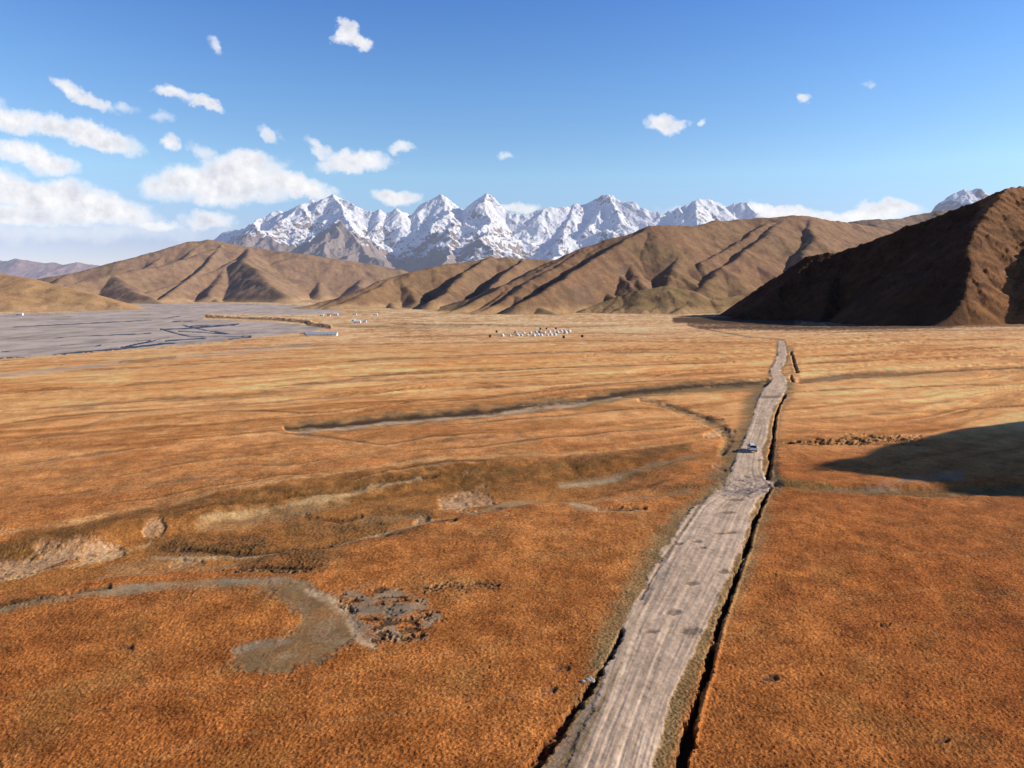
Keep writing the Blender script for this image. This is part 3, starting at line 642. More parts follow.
# middle hills
c_mid2 = crest([(470, 306, 1900), (511, 285, 1990), (540, 268, 2060), (556, 260, 2100), (583, 249, 2150), (605, 240, 2200), (624, 235, 2220), (649, 226, 2250), (667, 225.5, 2280), (699, 226, 2350), (715, 221, 2420), (745, 219.5, 2500), (786, 215.5, 2550), (807, 216.5, 2600), (829, 220, 2650), (851, 222.5, 2700), (880, 228, 2800), (950, 235, 3000)], 0)
rid = [c_mid2, (crest([(649, 226, 2250), (610, 247, 2080), (570, 272, 1900), (540, 292, 1760), (520, 304, 1680)], 0), .85), (crest([(786, 215.5, 2550), (760, 228, 2400), (728, 248, 2200), (700, 262, 2050)], 0), .8)]+make_spurs(c_mid2[2:9], 8, -128, 10, .31, -22, RN, 3, .14, 620)+make_spurs(c_mid2[8:15], 7, -116, 14, .31, -22, RN, 3, .14, 700)
rid += [[c_mid2[12]]+crest([(770, 232, 2350), (745, 250, 2150), (720, 268, 2000), (700, 288, 1880), (688, 300, 1800)], 0), [c_mid2[13]]+crest([(812, 240, 2300), (800, 262, 2100), (790, 285, 1900), (770, 305, 1700)], 0)]
hill('hill', 'long brown hill right of centre below the snowy range', 440, 990, 1150, 3200, rid, .60, M_H, hill_cols((.34, .195, .105), (.22, .125, .08), (.31, .205, .095), ns=60., seed=2), warp=26., wl=300., rough=2.2, rl=110., rows=420, rnd=10., foot=10., seed=2)
# low foothills in front of it
c_ft = crest([(585, 308, 1750), (620, 296, 1790), (640, 290, 1800), (665, 286, 1810), (690, 290, 1800), (712, 300, 1760), (735, 296, 1800), (770, 290, 1850), (800, 292, 1850)], 0)
rid = [c_ft]+make_spurs(c_ft, 9, -125, 20, .28, -24, RN, 1, .2)
hill('hill', 'low gullied foothill at the foot of the long brown hill', 560, 840, 1250, 2050, rid, .5, M_H, hill_cols((.36, .23, .11), (.22, .13, .07), (.33, .235, .10), ns=30., seed=3), warp=12., wl=120., rough=1., rl=60., rows=220, rnd=6., foot=4., seed=3)
c_mid1 = crest([(322, 308, 2050), (345, 296, 2120), (375, 283, 2250), (400, 276, 2350), (437, 267, 2450), (450, 264, 2500), (466, 263, 2550), (481, 259, 2600), (500, 257, 2650), (520, 258.5, 2700), (555, 260, 2800), (600, 262, 2900)], 0)
rid = [c_mid1, (crest([(488, 256, 2620), (470, 271, 2400), (450, 286, 2200), (430, 301, 2020)], 0), .9), (crest([(520, 258, 2700), (508, 272, 2400), (490, 288, 2150), (474, 302, 1980)], 0), .8), (crest([(400, 276, 2350), (372, 289, 2180), (345, 301, 2050), (330, 307, 1990)], 0), .8)]+make_spurs(c_mid1[1:11], 10, -128, 10, .29, -23, RN, 3, .14)
hill('hill', 'dark-ridged brown hill at the centre behind the camp', 290, 640, 1450, 3300, rid, .60, M_H, hill_cols((.32, .19, .10), (.20, .11, .07), (.27, .18, .085), ns=55., seed=4), warp=24., wl=280., rough=2., rl=110., rows=340, rnd=10., foot=8., seed=4)
c_bk = crest([(840, 224, 3600), (870, 219.5, 3600), (891, 219.5, 3600), (904, 217.5, 3650), (925, 213, 3700), (941, 210.5, 3700), (962, 209, 3800), (1000, 206, 3900), (1100, 200, 4000)], 0)
rid = [c_bk]+make_spurs(c_bk, 8, -115, 12, .36, 0, RN, 2, .16)
hill('hill', 'purplish brown hill rising behind the shadowed one', 800, 1180, 2900, 4500, rid, .5, M_H, hill_cols((.36, .22, .13), (.24, .15, .10), ns=80., seed=5), warp=25., wl=300., rough=3., rl=120., rows=240, rnd=12., seed=5)
# left hills
c_l = crest([(60, 303, 3000), (85, 287, 3150), (110, 272, 3300), (140, 259, 3450), (170, 248.5, 3550), (192, 241, 3600), (205, 239.5, 3650), (222, 241.5, 3700), (250, 247, 3750), (285, 252, 3800), (330, 258, 3850), (365, 263, 3900), (400, 269, 3950), (440, 280, 4000), (500, 292, 4000)], 0)
xl = [(crest([(170, 248.5, 3550), (150, 262, 3350), (122, 278, 3150), (95, 292, 2950), (80, 301, 2850)], 0), .85), (crest([(205, 239.5, 3650), (186, 254, 3450), (160, 272, 3200), (138, 288, 3000), (118, 301, 2850)], 0), .85), (crest([(222, 241.5, 3700), (212, 256, 3450), (196, 274, 3200), (178, 290, 2950), (160, 302, 2800)], 0), .85), (crest([(250, 247, 3750), (246, 262, 3400), (262, 280, 3100), (285, 296, 2850)], 0), .6)]
rid = [c_l]+xl+make_spurs(c_l[1:8], 8, -132, 9, .27, -24, RN, 3, .12)+make_spurs(c_l[7:13], 6, -112, 18, .22, -24, RN, 3, .2)
hill('hill', 'broad brown hill with dark gullies beyond the river', 30, 560, 2350, 4900, rid, .60, M_H, hill_cols((.36, .22, .13), (.22, .13, .09), (.32, .215, .11), ns=90., seed=6), warp=36., wl=420., rough=3., rl=170., rows=420, rnd=14., foot=8., seed=6)
c_l2 = crest([(-60, 292, 5600), (40, 284, 5600), (75, 276, 5600), (100, 269, 5600), (128, 262, 5600), (160, 256, 5600), (200, 255, 5600), (260, 262, 5600)], 0)
rid = [c_l2]+make_spurs(c_l2, 9, -110, 15, .26, -24, RN, 2, .16)
hill('hill', 'smaller hazy hill showing behind the broad brown one', -60, 330, 4600, 6400, rid, .4, M_H, hill_cols((.38, .24, .16), (.26, .17, .12), ns=120., seed=7), warp=40., wl=500., rough=4., rl=200., rows=200, rnd=14., seed=7)
c_s = crest([(-140, 262, 2250), (-60, 268, 2150), (0, 273.5, 2100), (30, 278, 2080), (60, 286, 2060), (90, 295, 2030), (115, 303, 2000), (138, 311, 1960)], 0)
rid = [c_s]+make_spurs(c_s, 7, -100, 20, .22, -24, RN, 2, .2)
hill('hill', 'smooth golden hill at the left edge on the far river bank', -150, 165, 1780, 2800, rid, .34, M_H, hill_cols((.56, .32, .15), (.40, .21, .11), (.46, .30, .13), (.26, .17, .11), ns=40., seed=8), warp=16., wl=220., rough=.8, rl=90., rows=260, rnd=14., foot=5., seed=8)
c_d = crest([(-150, 262, 11000), (-40, 263, 11000), (0, 261, 11000), (25, 259.5, 11000), (45, 262, 11000), (62, 264, 11000), (78, 261.5, 11000), (100, 265, 11000), (140, 262, 11000), (200, 266, 11000)], 0)
rid = [c_d]+make_spurs(c_d, 16, -105, 22, .3, -24, RN, 2, .2)
M_H2 = hill_mat(16000., .008)
hill('hill', 'distant lavender mountains on the left horizon', -150, 240, 8500, 12500, rid, .42, M_H2, hill_cols((.50, .30, .25), (.36, .23, .21), (.42, .28, .22), ns=250., seed=10, gr=.2), warp=120., wl=1500., rough=22., rl=700., rows=240, rnd=25., seed=10)

# ------------------------------------------------------------------ snowy range
def snow_mat():
    m, t, b = newmat('snow_and_rock')
    sn = t.add('ShaderNodeAttribute', attribute_name='snow').outputs['Fac']
    col = t.add('ShaderNodeAttribute', attribute_name='Col').outputs['Color']
    g = t.add('ShaderNodeNewGeometry'); pos = g.outputs['Position']
    n1 = t.noise(pos, .0022, 10, .68, .5); n2 = t.noise(pos, .012, 6, .7)
    k = t.math('ADD', sn, t.math('MULTIPLY', t.math('SUBTRACT', t.math('ADD', t.math('MULTIPLY', n1, 1.4), t.math('MULTIPLY', n2, .6)), 1.), .65))
    k = t.maprange(k, .40, .56)
    rock = t.mix(n1, t.mix(1., col, (.6, .6, .62, 1), 'MULTIPLY'), t.mix(1., col, (1.3, 1.25, 1.2, 1), 'MULTIPLY'))
    c = t.mix(k, rock, (.96, .95, .96, 1)); t.l.new(c, b.inputs['Base Color'])
    bm = t.add('ShaderNodeBump'); bm.inputs['Distance'].default_value = 60.; bm.inputs['Strength'].default_value = .6
    t.l.new(n1, bm.inputs['Height']); t.l.new(bm.outputs[0], b.inputs['Normal'])
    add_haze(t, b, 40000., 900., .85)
    return m
M_S = snow_mat()
def snow_range(name, label, x0, x1, Y0, Y1, ridges, slope, seed, snowline, cstep=.7, rows=520, warp=330., wl=1100., rough=170., rl=1700., rockc=(.34, .27, .24)):
    px = np.arange(x0, x1, cstep); tn = (px-512)/F; ys = np.linspace(Y0, Y1, rows)
    Xg = ys[:, None]*tn[None, :]; Yg = ys[:, None]+0*tn[None, :]
    yc = 15000; fade = np.clip(np.abs(Yg-yc)/1300, .38, 1)      # keep the skyline where it is, warp the flanks
    wx = fbm(Xg/wl, Yg/wl, 5, seed+500)*warp*fade; wy = fbm(Xg/wl, Yg/wl, 5, seed+530)*warp*fade
    H = ridge_field(Xg+wx, Yg+wy, ridges, slope, 8.)
    amp = np.clip((H-200)/900, .15, 1)*np.clip(fade+.25, 0, 1)
    H = H+amp*rough*(ridged(Xg/rl, Yg/rl, 7, seed+560, .55)-.5)*1.6
    H = H+amp*60*(ridged(Xg/420, Yg/420, 5, seed+580, .6)-.45)
    P_ = np.stack([Xg, Yg, H], -1)
    d0 = np.gradient(P_, axis=0); d1 = np.gradient(P_, axis=1); n = np.cross(d1, d0); n /= np.maximum(np.linalg.norm(n, axis=-1, keepdims=True), 1e-9); n *= np.sign(n[..., 2:3]+1e-9)
    a = fbm(Xg/1500, Yg/1500, 4, seed+600)
    u_ = 512+F*Xg/Yg; s = .45+(H-snowline(Xg, Yg)+220*a)/900.+.45*sstep(525, 560, u_)*sstep(665, 630, u_)*(seed == 1)
    s = np.clip(s, -1.2, .95)-.75*sstep(.76, .54, n[..., 2]+.07*a)+.24
    c = np.array(rockc)*(1+.25*fbm(Xg/350, Yg/350, 4, seed+620))[..., None]
    lowc = np.array([.33, .25, .20]); c = lerp(c, lowc, sstep(900, 300, H)[..., None]*.6)
    o = grid_mesh(name, P_, np.ones((rows-1, len(px)-1), bool), M_S, {'snow': s}, np.clip(c, .02, .8)); tag(o, label=label, kind='structure')
    return o
sk = [(190, 246), (209, 237), (225, 228), (244, 224), (262, 216), (275, 211), (291, 213), (303, 203), (314, 197), (320, 202), (333, 194), (341, 199), (353, 201), (362, 206), (375, 208.5), (380, 207), (387, 210), (398, 204.5), (408, 210), (413, 214), (422, 207), (431, 200), (442, 194.5), (450, 198), (458, 207), (464, 208), (470, 203), (475, 198), (483, 194.5), (490, 198), (495, 209), (512, 211), (533, 208.5), (546, 204), (558, 204), (574, 201), (589, 199), (605, 195.5), (617, 198), (636, 203), (652, 209), (667, 211), (680, 206), (696, 200.5), (711, 199.5), (719, 204), (724, 206.5), (733, 203.5), (746, 202.5), (750, 206), (757, 218), (775, 232), (810, 250)]
jr = random.Random(3)
sk2 = []
for (a, b), (c_, d_) in zip(sk[:-1], sk[1:]):          # jagged skyline between the peaks
    sk2.append((a, b)); n_ = max(1, int((c_-a)/4))
    for q in range(1, n_): sk2.append((a+(c_-a)*q/n_, b+(d_-b)*q/n_+jr.uniform(-1.3, 1.)))
sk2.append(sk[-1])
c_m = [at_depth(a, b, 15000+260*math.sin(a*.045)) for a, b in sk2]
rid = [c_m]
# a buttress from each summit, and lesser ones between
for (a, b, L, ang) in [(225, 228, 2300, -120), (262, 216, 2600, -112), (291, 213, 1800, -95), (314, 197, 3600, -100), (333, 194, 4200, -70), (353, 201, 1800, -110), (380, 207, 2600, -75), (398, 204.5, 2000, -105), (431, 200, 2800, -118), (442, 194.5, 3600, -88), (458, 207, 1200, -80), (475, 198, 2600, -105), (483, 194.5, 3900, -78), (512, 211, 1500, -100),
                       (546, 204, 2700, -112), (574, 201, 3500, -96), (605, 195.5, 3800, -80), (605, 195.5, 3000, -122), (636, 203, 2600, -75), (667, 211, 1600, -100), (680, 206, 2700, -110), (696, 200.5, 3400, -92), (711, 199.5, 2600, -65), (733, 203.5, 3000, -105), (746, 202.5, 2600, -80)]:
    p = at_depth(a, b, 15000+260*math.sin(a*.045)); A = R(ang); pts = [p]; q = list(p)
    for k in range(1, 9):
        A += jr.uniform(-.22, .22); q = [q[0]+math.cos(A)*L/8, q[1]+math.sin(A)*L/8, 0]
        z = 250+(p[2]-250)*(1-k/8)**1.15*jr.uniform(.93, 1.05); pts.append((q[0], q[1], z))
    rid.append(pts)
    for k in (1, 2, 3, 4, 5):
        for sg in (-1, 1):
            if jr.random() < .25: continue
            AA = A+sg*R(jr.uniform(35, 65)); LL = L*jr.uniform(.16, .30); b0 = pts[k]
            rid.append([b0, (b0[0]+math.cos(AA)*LL*.5, b0[1]+math.sin(AA)*LL*.5, b0[2]-LL*.33), (b0[0]+math.cos(AA)*LL, b0[1]+math.sin(AA)*LL, b0[2]-LL*.8)])
# bare brown shoulder in front, left of centre
rid.append([at_depth(330, 222, 13300), at_depth(345, 236, 12800), at_depth(370, 255, 12300), at_depth(400, 275, 11800)])
rid.append([at_depth(330, 222, 13300), at_depth(312, 240, 12700), at_depth(285, 262, 12000), at_depth(262, 278, 11500)])
rid.append([at_depth(330, 222, 13300), at_depth(325, 245, 12500), at_depth(335, 268, 11700)])
rid.append([at_depth(430, 272, 12300), at_depth(470, 262, 12600), at_depth(500, 270, 12000)])
def snl(Xg, Yg):
    u = 512+F*Xg/Yg
    return np.interp(u, [200, 270, 310, 345, 390, 430, 520, 560, 640, 700, 760], [1050, 850, 820, 900, 520, 420, 320, 200, 300, 700, 950])+np.where(Yg < 13600, 350, 0)*1.
snow_range('snowy_mountains', 'snow covered jagged mountain range across the horizon', 185, 800, 10500, 16200, rid, .80, 1, snl)
sk = [(905, 232), (925, 222), (940, 210), (948, 199), (954, 193.5), (963, 189.5), (970, 191), (985, 192), (998, 194), (1010, 199), (1040, 190), (1080, 200), (1130, 205)]
c_m = [at_depth(a, b, 15000) for a, b in sk]; rid = [c_m]+make_spurs(c_m, 12, -95, 25, .7, 300, RN, 2, .2)
snow_range('snowy_mountains', 'lone blue-grey snowy summit above the shadowed hill at right', 890, 1160, 12500, 16200, rid, .95, 2, lambda a, b: 1750+0*a, rows=260)

# ------------------------------------------------------------------ built things
def box(bm, x0, x1, y0, y1, z0, z1, taper=0.):
    v = [bm.verts.new(p) for p in [(x0, y0, z0), (x1, y0, z0), (x1, y1, z0), (x0, y1, z0), (x0+taper, y0+taper, z1), (x1-taper, y0+taper, z1), (x1-taper, y1-taper, z1), (x0+taper, y1-taper, z1)]]
    for f in [(3, 2, 1, 0), (4, 5, 6, 7), (0, 1, 5, 4), (1, 2, 6, 5), (2, 3, 7, 6), (3, 0, 4, 7)]: bm.faces.new([v[i] for i in f])
def lathe(bm, prof, n=24, axis='z', c=(0, 0, 0), cap=True):
    rings = []
    for r, h in prof:
        ring = []
        for i in range(n):
            a = 2*math.pi*i/n
            if axis == 'z': p = (c[0]+r*math.cos(a), c[1]+r*math.sin(a), c[2]+h)
            else: p = (c[0]+h, c[1]+r*math.cos(a), c[2]+r*math.sin(a))
            ring.append(bm.verts.new(p))
        rings.append(ring)
    for a, b_ in zip(rings[:-1], rings[1:]):
        for i in range(n): bm.faces.new([a[i], a[(i+1) % n], b_[(i+1) % n], b_[i]])
    if cap: bm.faces.new(rings[0][::-1]); bm.faces.new(rings[-1])
def prism(bm, poly, x0, x1):
    """poly in (y, z), extruded along x"""
    a = [bm.verts.new((x0, y, z)) for y, z in poly]; b_ = [bm.verts.new((x1, y, z)) for y, z in poly]; n = len(poly)
    bm.faces.new(a[::-1]); bm.faces.new(b_)
    for i in range(n): bm.faces.new([a[i], a[(i+1) % n], b_[(i+1) % n], b_[i]])
def build(name, bm, mat, parent=None, bevel=0., smooth=False):
    bmesh.ops.recalc_face_normals(bm, faces=bm.faces[:])
    if bevel: bmesh.ops.bevel(bm, geom=bm.edges[:], offset=bevel, segments=2, affect='EDGES', clamp_overlap=True)
    me = bpy.data.meshes.new(name); bm.to_mesh(me); bm.free(); me.materials.append(mat)
    if smooth:
        for p in me.polygons: p.use_smooth = True
    o = bpy.data.objects.new(name, me); COL.objects.link(o); o.parent = parent
    return o
def copy_tree(o, parent=None):
    c = o.copy(); COL.objects.link(c); c.parent = parent
    for ch in list(o.children): copy_tree(ch, c)
    return c
M_white = simple('white_paint', (.86, .85, .82), .5, .5, var=.04); M_glass = simple('dark_glass', (.015, .018, .022), .08, .6, scale=2)
M_tyre = simple('rubber', (.02, .02, .02), .9); M_rim = simple('rim_metal', (.35, .35, .36), .4, .5, .6); M_trim = simple('black_trim', (.03, .03, .03), .6)
M_red = simple('red_lens', (.35, .02, .015), .3, .5); M_lamp = simple('clear_lens', (.6, .6, .62), .2, .5)
# car: white four-wheel drive seen from behind
gx_, gy_, gz_ = ground_hit(755, 453.5)
rpt = ground_hit(758, 430)
head = math.atan2(rpt[1]-gy_, rpt[0]-gx_)-math.pi/2
car = empty('parked_car', (gx_, gy_+2.2, height_at(gx_, gy_+2.2)+.05), head*.6)
car.name = 'car'
tag(car, 'white four-wheel-drive car with dark windows on the dirt road', 'car')
W = .93
body = bmesh.new()                       # lower body with wheel arches: outline in (y, z), y forward
def arch(cy, r=.44, n=7, z0=.42): return [(cy+r*math.cos(a), z0+r*math.sin(a)) for a in np.linspace(0, math.pi, n)]
out = [(-2.35, .45)]; out += [(-2.36, .80), (-2.33, 1.12), (1.15, 1.14), (2.12, 1.02), (2.30, .85), (2.33, .45)]
lowf = arch(1.42)[:]; lowr = arch(-1.38)[:]
poly = out+[(1.42+.44, .42)]+lowf[1:]+[(-1.38+.44, .42)]+lowr[1:]
prism(body, poly, -W, W); build('body', body, M_white, car, .03)
cab = bmesh.new()
def loft(bm, a, b_, z0, z1):
    va = [bm.verts.new((x, y, z0)) for x, y in a]; vb = [bm.verts.new((x, y, z1)) for x, y in b_]; n = len(a)
    bm.faces.new(va[::-1]); bm.faces.new(vb)
    for i in range(n): bm.faces.new([va[i], va[(i+1) % n], vb[(i+1) % n], vb[i]])
loft(cab, [(-.88, -2.28), (.88, -2.28), (.88, 1.05), (-.88, 1.05)], [(-.74, -2.02), (.74, -2.02), (.74, .35), (-.74, .35)], 1.13, 1.72)
build('cabin', cab, M_white, car, .04)
rf = bmesh.new(); box(rf, -.76, .76, -2.05, .38, 1.715, 1.80, .06); build('roof', rf, M_white, car, .02)
rr2 = bmesh.new()
for sx in (-.62, .62): box(rr2, sx-.02, sx+.02, -1.8, .2, 1.80, 1.86)
build('roof_rack', rr2, M_trim, car)
def quad(name, pts, mat):
    bm = bmesh.new(); v = [bm.verts.new(p) for p in pts]; bm.faces.new(v); r = bmesh.ops.extrude_face_region(bm, geom=bm.faces[:])
    o = build(name, bm, mat, car); return o
quad('rear_window', [(-.74, -2.270, 1.22), (.74, -2.270, 1.22), (.67, -2.085, 1.64), (-.67, -2.085, 1.64)], M_glass)
quad('windscreen', [(-.80, 1.00, 1.20), (.80, 1.00, 1.20), (.69, .44, 1.66), (-.69, .44, 1.66)], M_glass)
for sx in (-1, 1):
    for (ya, yb) in ((-2.0, -1.2), (-1.12, -.25), (-.17, .62)):
        ta = 0.12 if ya < -1.9 else 0; tb = .30 if yb > .5 else 0
        quad('side_window', [(sx*.872, ya, 1.20), (sx*.872, yb+tb*.6, 1.20), (sx*.777, yb-tb, 1.63), (sx*.777, ya+ta, 1.63)], M_glass)
    for cy in (1.42, -1.38):
        w = bmesh.new(); lathe(w, [(.20, -.12), (.34, -.12), (.38, -.08), (.38, .08), (.34, .12), (.20, .12)], 24, 'x'); wh = build('wheel', w, M_tyre, car, smooth=False); wh.location = (sx*.80, cy, .38)
        h = bmesh.new(); lathe(h, [(.21, -.11), (.21, .11)], 16, 'x'); build('rim', h, M_rim, wh)
    l = bmesh.new(); box(l, sx*.86-.07, sx*.86+.07, -2.40, -2.30, .85, 1.10); build('tail_light', l, M_red, car)
    l = bmesh.new(); box(l, sx*.74-.15, sx*.74+.15, 2.18, 2.31, .78, .94); build('headlight', l, M_lamp, car)
    l = bmesh.new(); box(l, sx*1.03-.09, sx*1.03+.09, .62, .76, 1.15, 1.32); build('mirror', l, M_trim, car, .02)
l = bmesh.new(); box(l, -.92, .92, -2.46, -2.32, .42, .62); build('rear_bumper', l, M_trim, car, .03)
l = bmesh.new(); box(l, -.92, .92, 2.30, 2.42, .42, .64); build('front_bumper', l, M_trim, car, .03)

# yurts
M_felt = simple('white_felt', (.80, .78, .74), .9, var=.1); M_felt2 = simple('grey_felt', (.42, .38, .34), .9, var=.15); M_wood = simple('door_wood', (.22, .07, .04), .8); M_dkfelt = simple('crown_cover', (.55, .5, .44), .9)
def make_yurt(felt):
    r = empty('yurt', (0, 0, 0))
    w = bmesh.new(); lathe(w, [(2.5, -.5), (2.55, .8), (2.5, 1.6)], 28); build('wall', w, felt, r, smooth=True)
    f = bmesh.new(); lathe(f, [(2.62, 1.52), (2.45, 1.75), (1.7, 2.6), (.75, 3.25), (.35, 3.35)], 28); build('roof', f, felt, r, smooth=True)
    c = bmesh.new(); lathe(c, [(.72, 3.27), (.6, 3.42), (.2, 3.5)], 20); build('crown', c, M_dkfelt, r, smooth=True)
    d = bmesh.new(); box(d, -.45, .45, -2.66, -2.5, 0, 1.5); build('door', d, M_wood, r)
    return r
Y1 = make_yurt(M_felt); Y2 = make_yurt(M_felt2); first = {0: Y1, 1: Y2}; used = set()
front_row = [(502.3, 336.2), (510, 336.2), (517.4, 336.2), (521.6, 336.3), (527.6, 336.3), (534, 336.2), (537.9, 336), (541.4, 336.2), (547.5, 335.8), (551, 336), (555, 335.6)]
back_row = [(515.5, 333.2), (523.6, 333.8), (530.5, 333.4), (536, 332.8), (540, 333), (544.6, 333), (549.4, 332.6), (554, 331.8), (557.5, 333.2), (561, 332.4), (564.4, 331.2), (565.5, 333.8), (569.2, 332.2)]
spots = [(p, 'front') for p in front_row]+[(p, 'back') for p in back_row]
names = {'front': ['white felt yurt standing alone at the left end of the camp', 'white yurt second from the left end of the camp', 'white yurt third from the left in the front row', 'white yurt touching the third one in the front row', 'white yurt with a gap on its right in the front row, left half', 'white yurt just right of the middle gap in the front row', 'seventh white yurt from the left in the front row', 'eighth white yurt from the left in the front row', 'ninth white yurt from the left in the front row', 'second white yurt from the right end of the front row', 'white yurt at the right end of the front row']}
ordn = ['leftmost', 'second', 'third', 'fourth', 'fifth', 'sixth', 'seventh', 'eighth', 'ninth', 'tenth', 'eleventh', 'twelfth', 'thirteenth']
fi = bi = 0
for i, ((a, b), row) in enumerate(spots):
    g = 1 if (row == 'back' and bi in (0, 4)) else 0
    if g not in used: o = first[g]; used.add(g)
    else: o = copy_tree(first[g])
    x, y, z = ground_hit(a, b); s = random.Random(i).uniform(.68, 1.08)
    o.location = (x, y, height_at(x, y)); o.rotation_euler.z = random.Random(i+50).uniform(-.6, .6)
    o.scale = (s, s, s*1.12)
    if row == 'front': lab = names['front'][fi]; fi += 1
    else: lab = ('grey' if g else 'white')+' felt yurt in the back row, '+('leftmost' if bi == 0 else ('rightmost' if bi == 12 else ordn[bi]+' from the left')); bi += 1
    tag(o, lab, 'yurt', 'yurts of the camp on the plain')
# small dark huts around the camp
M_dk = simple('dark_timber', (.05, .035, .03), .9); M_dkr = simple('dark_roof', (.04, .032, .03), .8)
hut = None
for i, (a, b, lab) in enumerate([(490, 337.8, 'small dark hut off the left end of the yurt camp, nearest the viewer'), (496.6, 332.4, 'small dark hut behind the lone left yurt'), (563.6, 338.4, 'small dark hut in front of the right end of the yurt camp'), (582.2, 337.4, 'small dark hut standing apart at the far right of the camp'), (540.3, 329.4, 'small dark hut behind the yurt camp, leftmost of its row'), (546.4, 329.2, 'small dark hut behind the yurt camp, in the middle of its row'), (555.8, 329.2, 'small dark hut behind the yurt camp, rightmost of its row')]):
    if hut is None:
        hut = empty('hut', (0, 0, 0)); w = bmesh.new(); box(w, -1.2, 1.2, -1.1, 1.1, -.4, 2.2); build('wall', w, M_dk, hut)
        rf = bmesh.new(); prism(rf, [(-1.35, 2.17), (0, 3.0), (1.35, 2.17)], -1.4, 1.4); build('roof', rf, M_dkr, hut)
        d = bmesh.new(); box(d, -.4, .4, -1.16, -1.103, 0, 1.8); build('door', d, M_wood, hut); o = hut
    else: o = copy_tree(hut)
    x, y, z = ground_hit(a, b); o.location = (x, y, height_at(x, y)); tag(o, lab, 'hut', 'dark huts around the camp')
# farm buildings near the river
M_wall = simple('limewash', (.80, .80, .78), .9, var=.06); M_blue = simple('blue_grey_roof', (.42, .52, .58), .6, .3, scale=1.2); M_rust = simple('rusty_roof', (.28, .16, .11), .8); M_pane = simple('window_pane', (.05, .06, .08), .2, .5)
def house(px, py, L, D, H, roofm, lab, wallm=M_wall, rz=0., nwin=3, name='house'):
    x, y, z = ground_hit(px, py); o = empty(name, (x, y, height_at(x, y)), rz); tag(o, lab, 'house' if name == 'house' else 'barn')
    w = bmesh.new(); box(w, -L/2, L/2, -D/2, D/2, -.8, H); build('wall', w, wallm, o)
    r = bmesh.new(); prism(r, [(-D/2-.4, H-.05), (0, H+D*.28), (D/2+.4, H-.05)], -L/2-.4, L/2+.4); build('roof', r, roofm, o)
    for k in range(nwin):
        cx = -L/2+L*(k+.5)/nwin
        f = bmesh.new(); box(f, cx-.55, cx+.55, -D/2-.06, -D/2-.003, H*.38, H*.78); fo = build('window', f, M_white, o)
        p = bmesh.new(); box(p, cx-.45, cx+.45, -D/2-.09, -D/2-.063, H*.42, H*.74); build('pane', p, M_pane, fo)
    d = bmesh.new(); box(d, -L/2+.6, -L/2+1.6, -D/2-.07, -D/2-.003, 0, min(2.1, H*.8)); build('door', d, M_wood, o)
    return o
house(321.5, 335.6, 41, 8, 3.0, M_blue, 'long low white barn with pale blue roof beside the river', nwin=9, name='barn')
house(306.3, 334.6, 5, 4, 2.2, M_dkr, 'small dark shed at the left end of the long barn', M_dk, nwin=1)
house(357.5, 323.2, 11, 6, 3.2, M_wall, 'white farmhouse in the middle of the riverside farm', nwin=3)
house(365, 322.4, 5.5, 5, 3.0, M_blue, 'small pale blue-roofed house right of the white farmhouse', nwin=1)
house(353.4, 321.6, 5.5, 5, 3.2, M_wall, 'small white house at the left end of the farm', nwin=1)
house(336, 315.6, 9, 6, 4.5, M_wall, 'white house by itself near the foot of the hill', nwin=2)
house(322, 315.9, 8, 5, 3.2, M_wall, 'low white house left of the lone white one', nwin=2)
house(329, 316.2, 6, 5, 2.8, M_rust, 'small rusty-roofed house between two white ones', nwin=1)
house(355, 315.0, 8, 5, 3.0, M_blue, 'pale blue-roofed house under the dark river bank', nwin=2)
house(375.6, 315.2, 8, 5, 3.2, M_wall, 'white house at the right end of the far hamlet', nwin=2)
house(20, 315.4, 13, 5, 4.0, M_wall, 'white house on the far river bank at the left edge', nwin=3)
# pale boulders by the left ditch and on the verge
M_rock = simple('pale_rock', (.42, .38, .33), .95, var=.3, scale=2.5)
def boulder(px, py, s, lab, seed, flat=.6):
    bm = bmesh.new(); bmesh.ops.create_icosphere(bm, subdivisions=3, radius=s); r = random.Random(seed); off = r.random()*50
    for v in bm.verts:
        n = float(fbm(np.array([v.co.x/s+off]), np.array([v.co.y/s+v.co.z/s*1.3]), 3, seed)[0]); v.co *= 1+.5*n; v.co.z *= flat; v.co.x *= 1.2
    x, y, z = ground_hit(px, py); o = build('boulder', bm, M_rock); o.location = (x, y, height_at(x, y)+s*.1); tag(o, lab, 'rock')
boulder(590, 679, .42, 'pale boulder lying beside the left ditch of the road', 1)
boulder(583, 682, .22, 'small pale stone just left of the boulder at the ditch', 2)

# ------------------------------------------------------------------ light and sky
SUN_EL, SUN_AZ = R(24), R(88)         # azimuth clockwise from the view direction (+Y)
sd = Vector((math.cos(SUN_EL)*math.sin(SUN_AZ), math.cos(SUN_EL)*math.cos(SUN_AZ), math.sin(SUN_EL)))
sl = bpy.data.lights.new('sun', 'SUN'); sl.energy = 5.0; sl.angle = R(.53); sl.color = (1., .92, .79)
so = bpy.data.objects.new('sun', sl); COL.objects.link(so); so.rotation_euler = sd.to_track_quat('Z', 'Y').to_euler(); so.location = (100, 0, 200)
w = bpy.data.worlds.new('World'); sc.world = w; w.use_nodes = True; t = NT(w.node_tree)
sky = t.add('ShaderNodeTexSky', sky_type='NISHITA', sun_disc=False, sun_elevation=SUN_EL, sun_rotation=SUN_AZ, altitude=3000., air_density=1.0, dust_density=.4, ozone_density=2.2)
bg = t.n['Background']; bg.inputs[1].default_value = .15
tc = t.add('ShaderNodeTexCoord'); sep = t.add('ShaderNodeSeparateXYZ'); t.l.new(tc.outputs['Generated'], sep.inputs[0])
sx, sy, sz = sep.outputs
yy = t.math('MAXIMUM', sy, .02)
u = t.math('DIVIDE', sx, yy); v = t.math('DIVIDE', sz, yy)
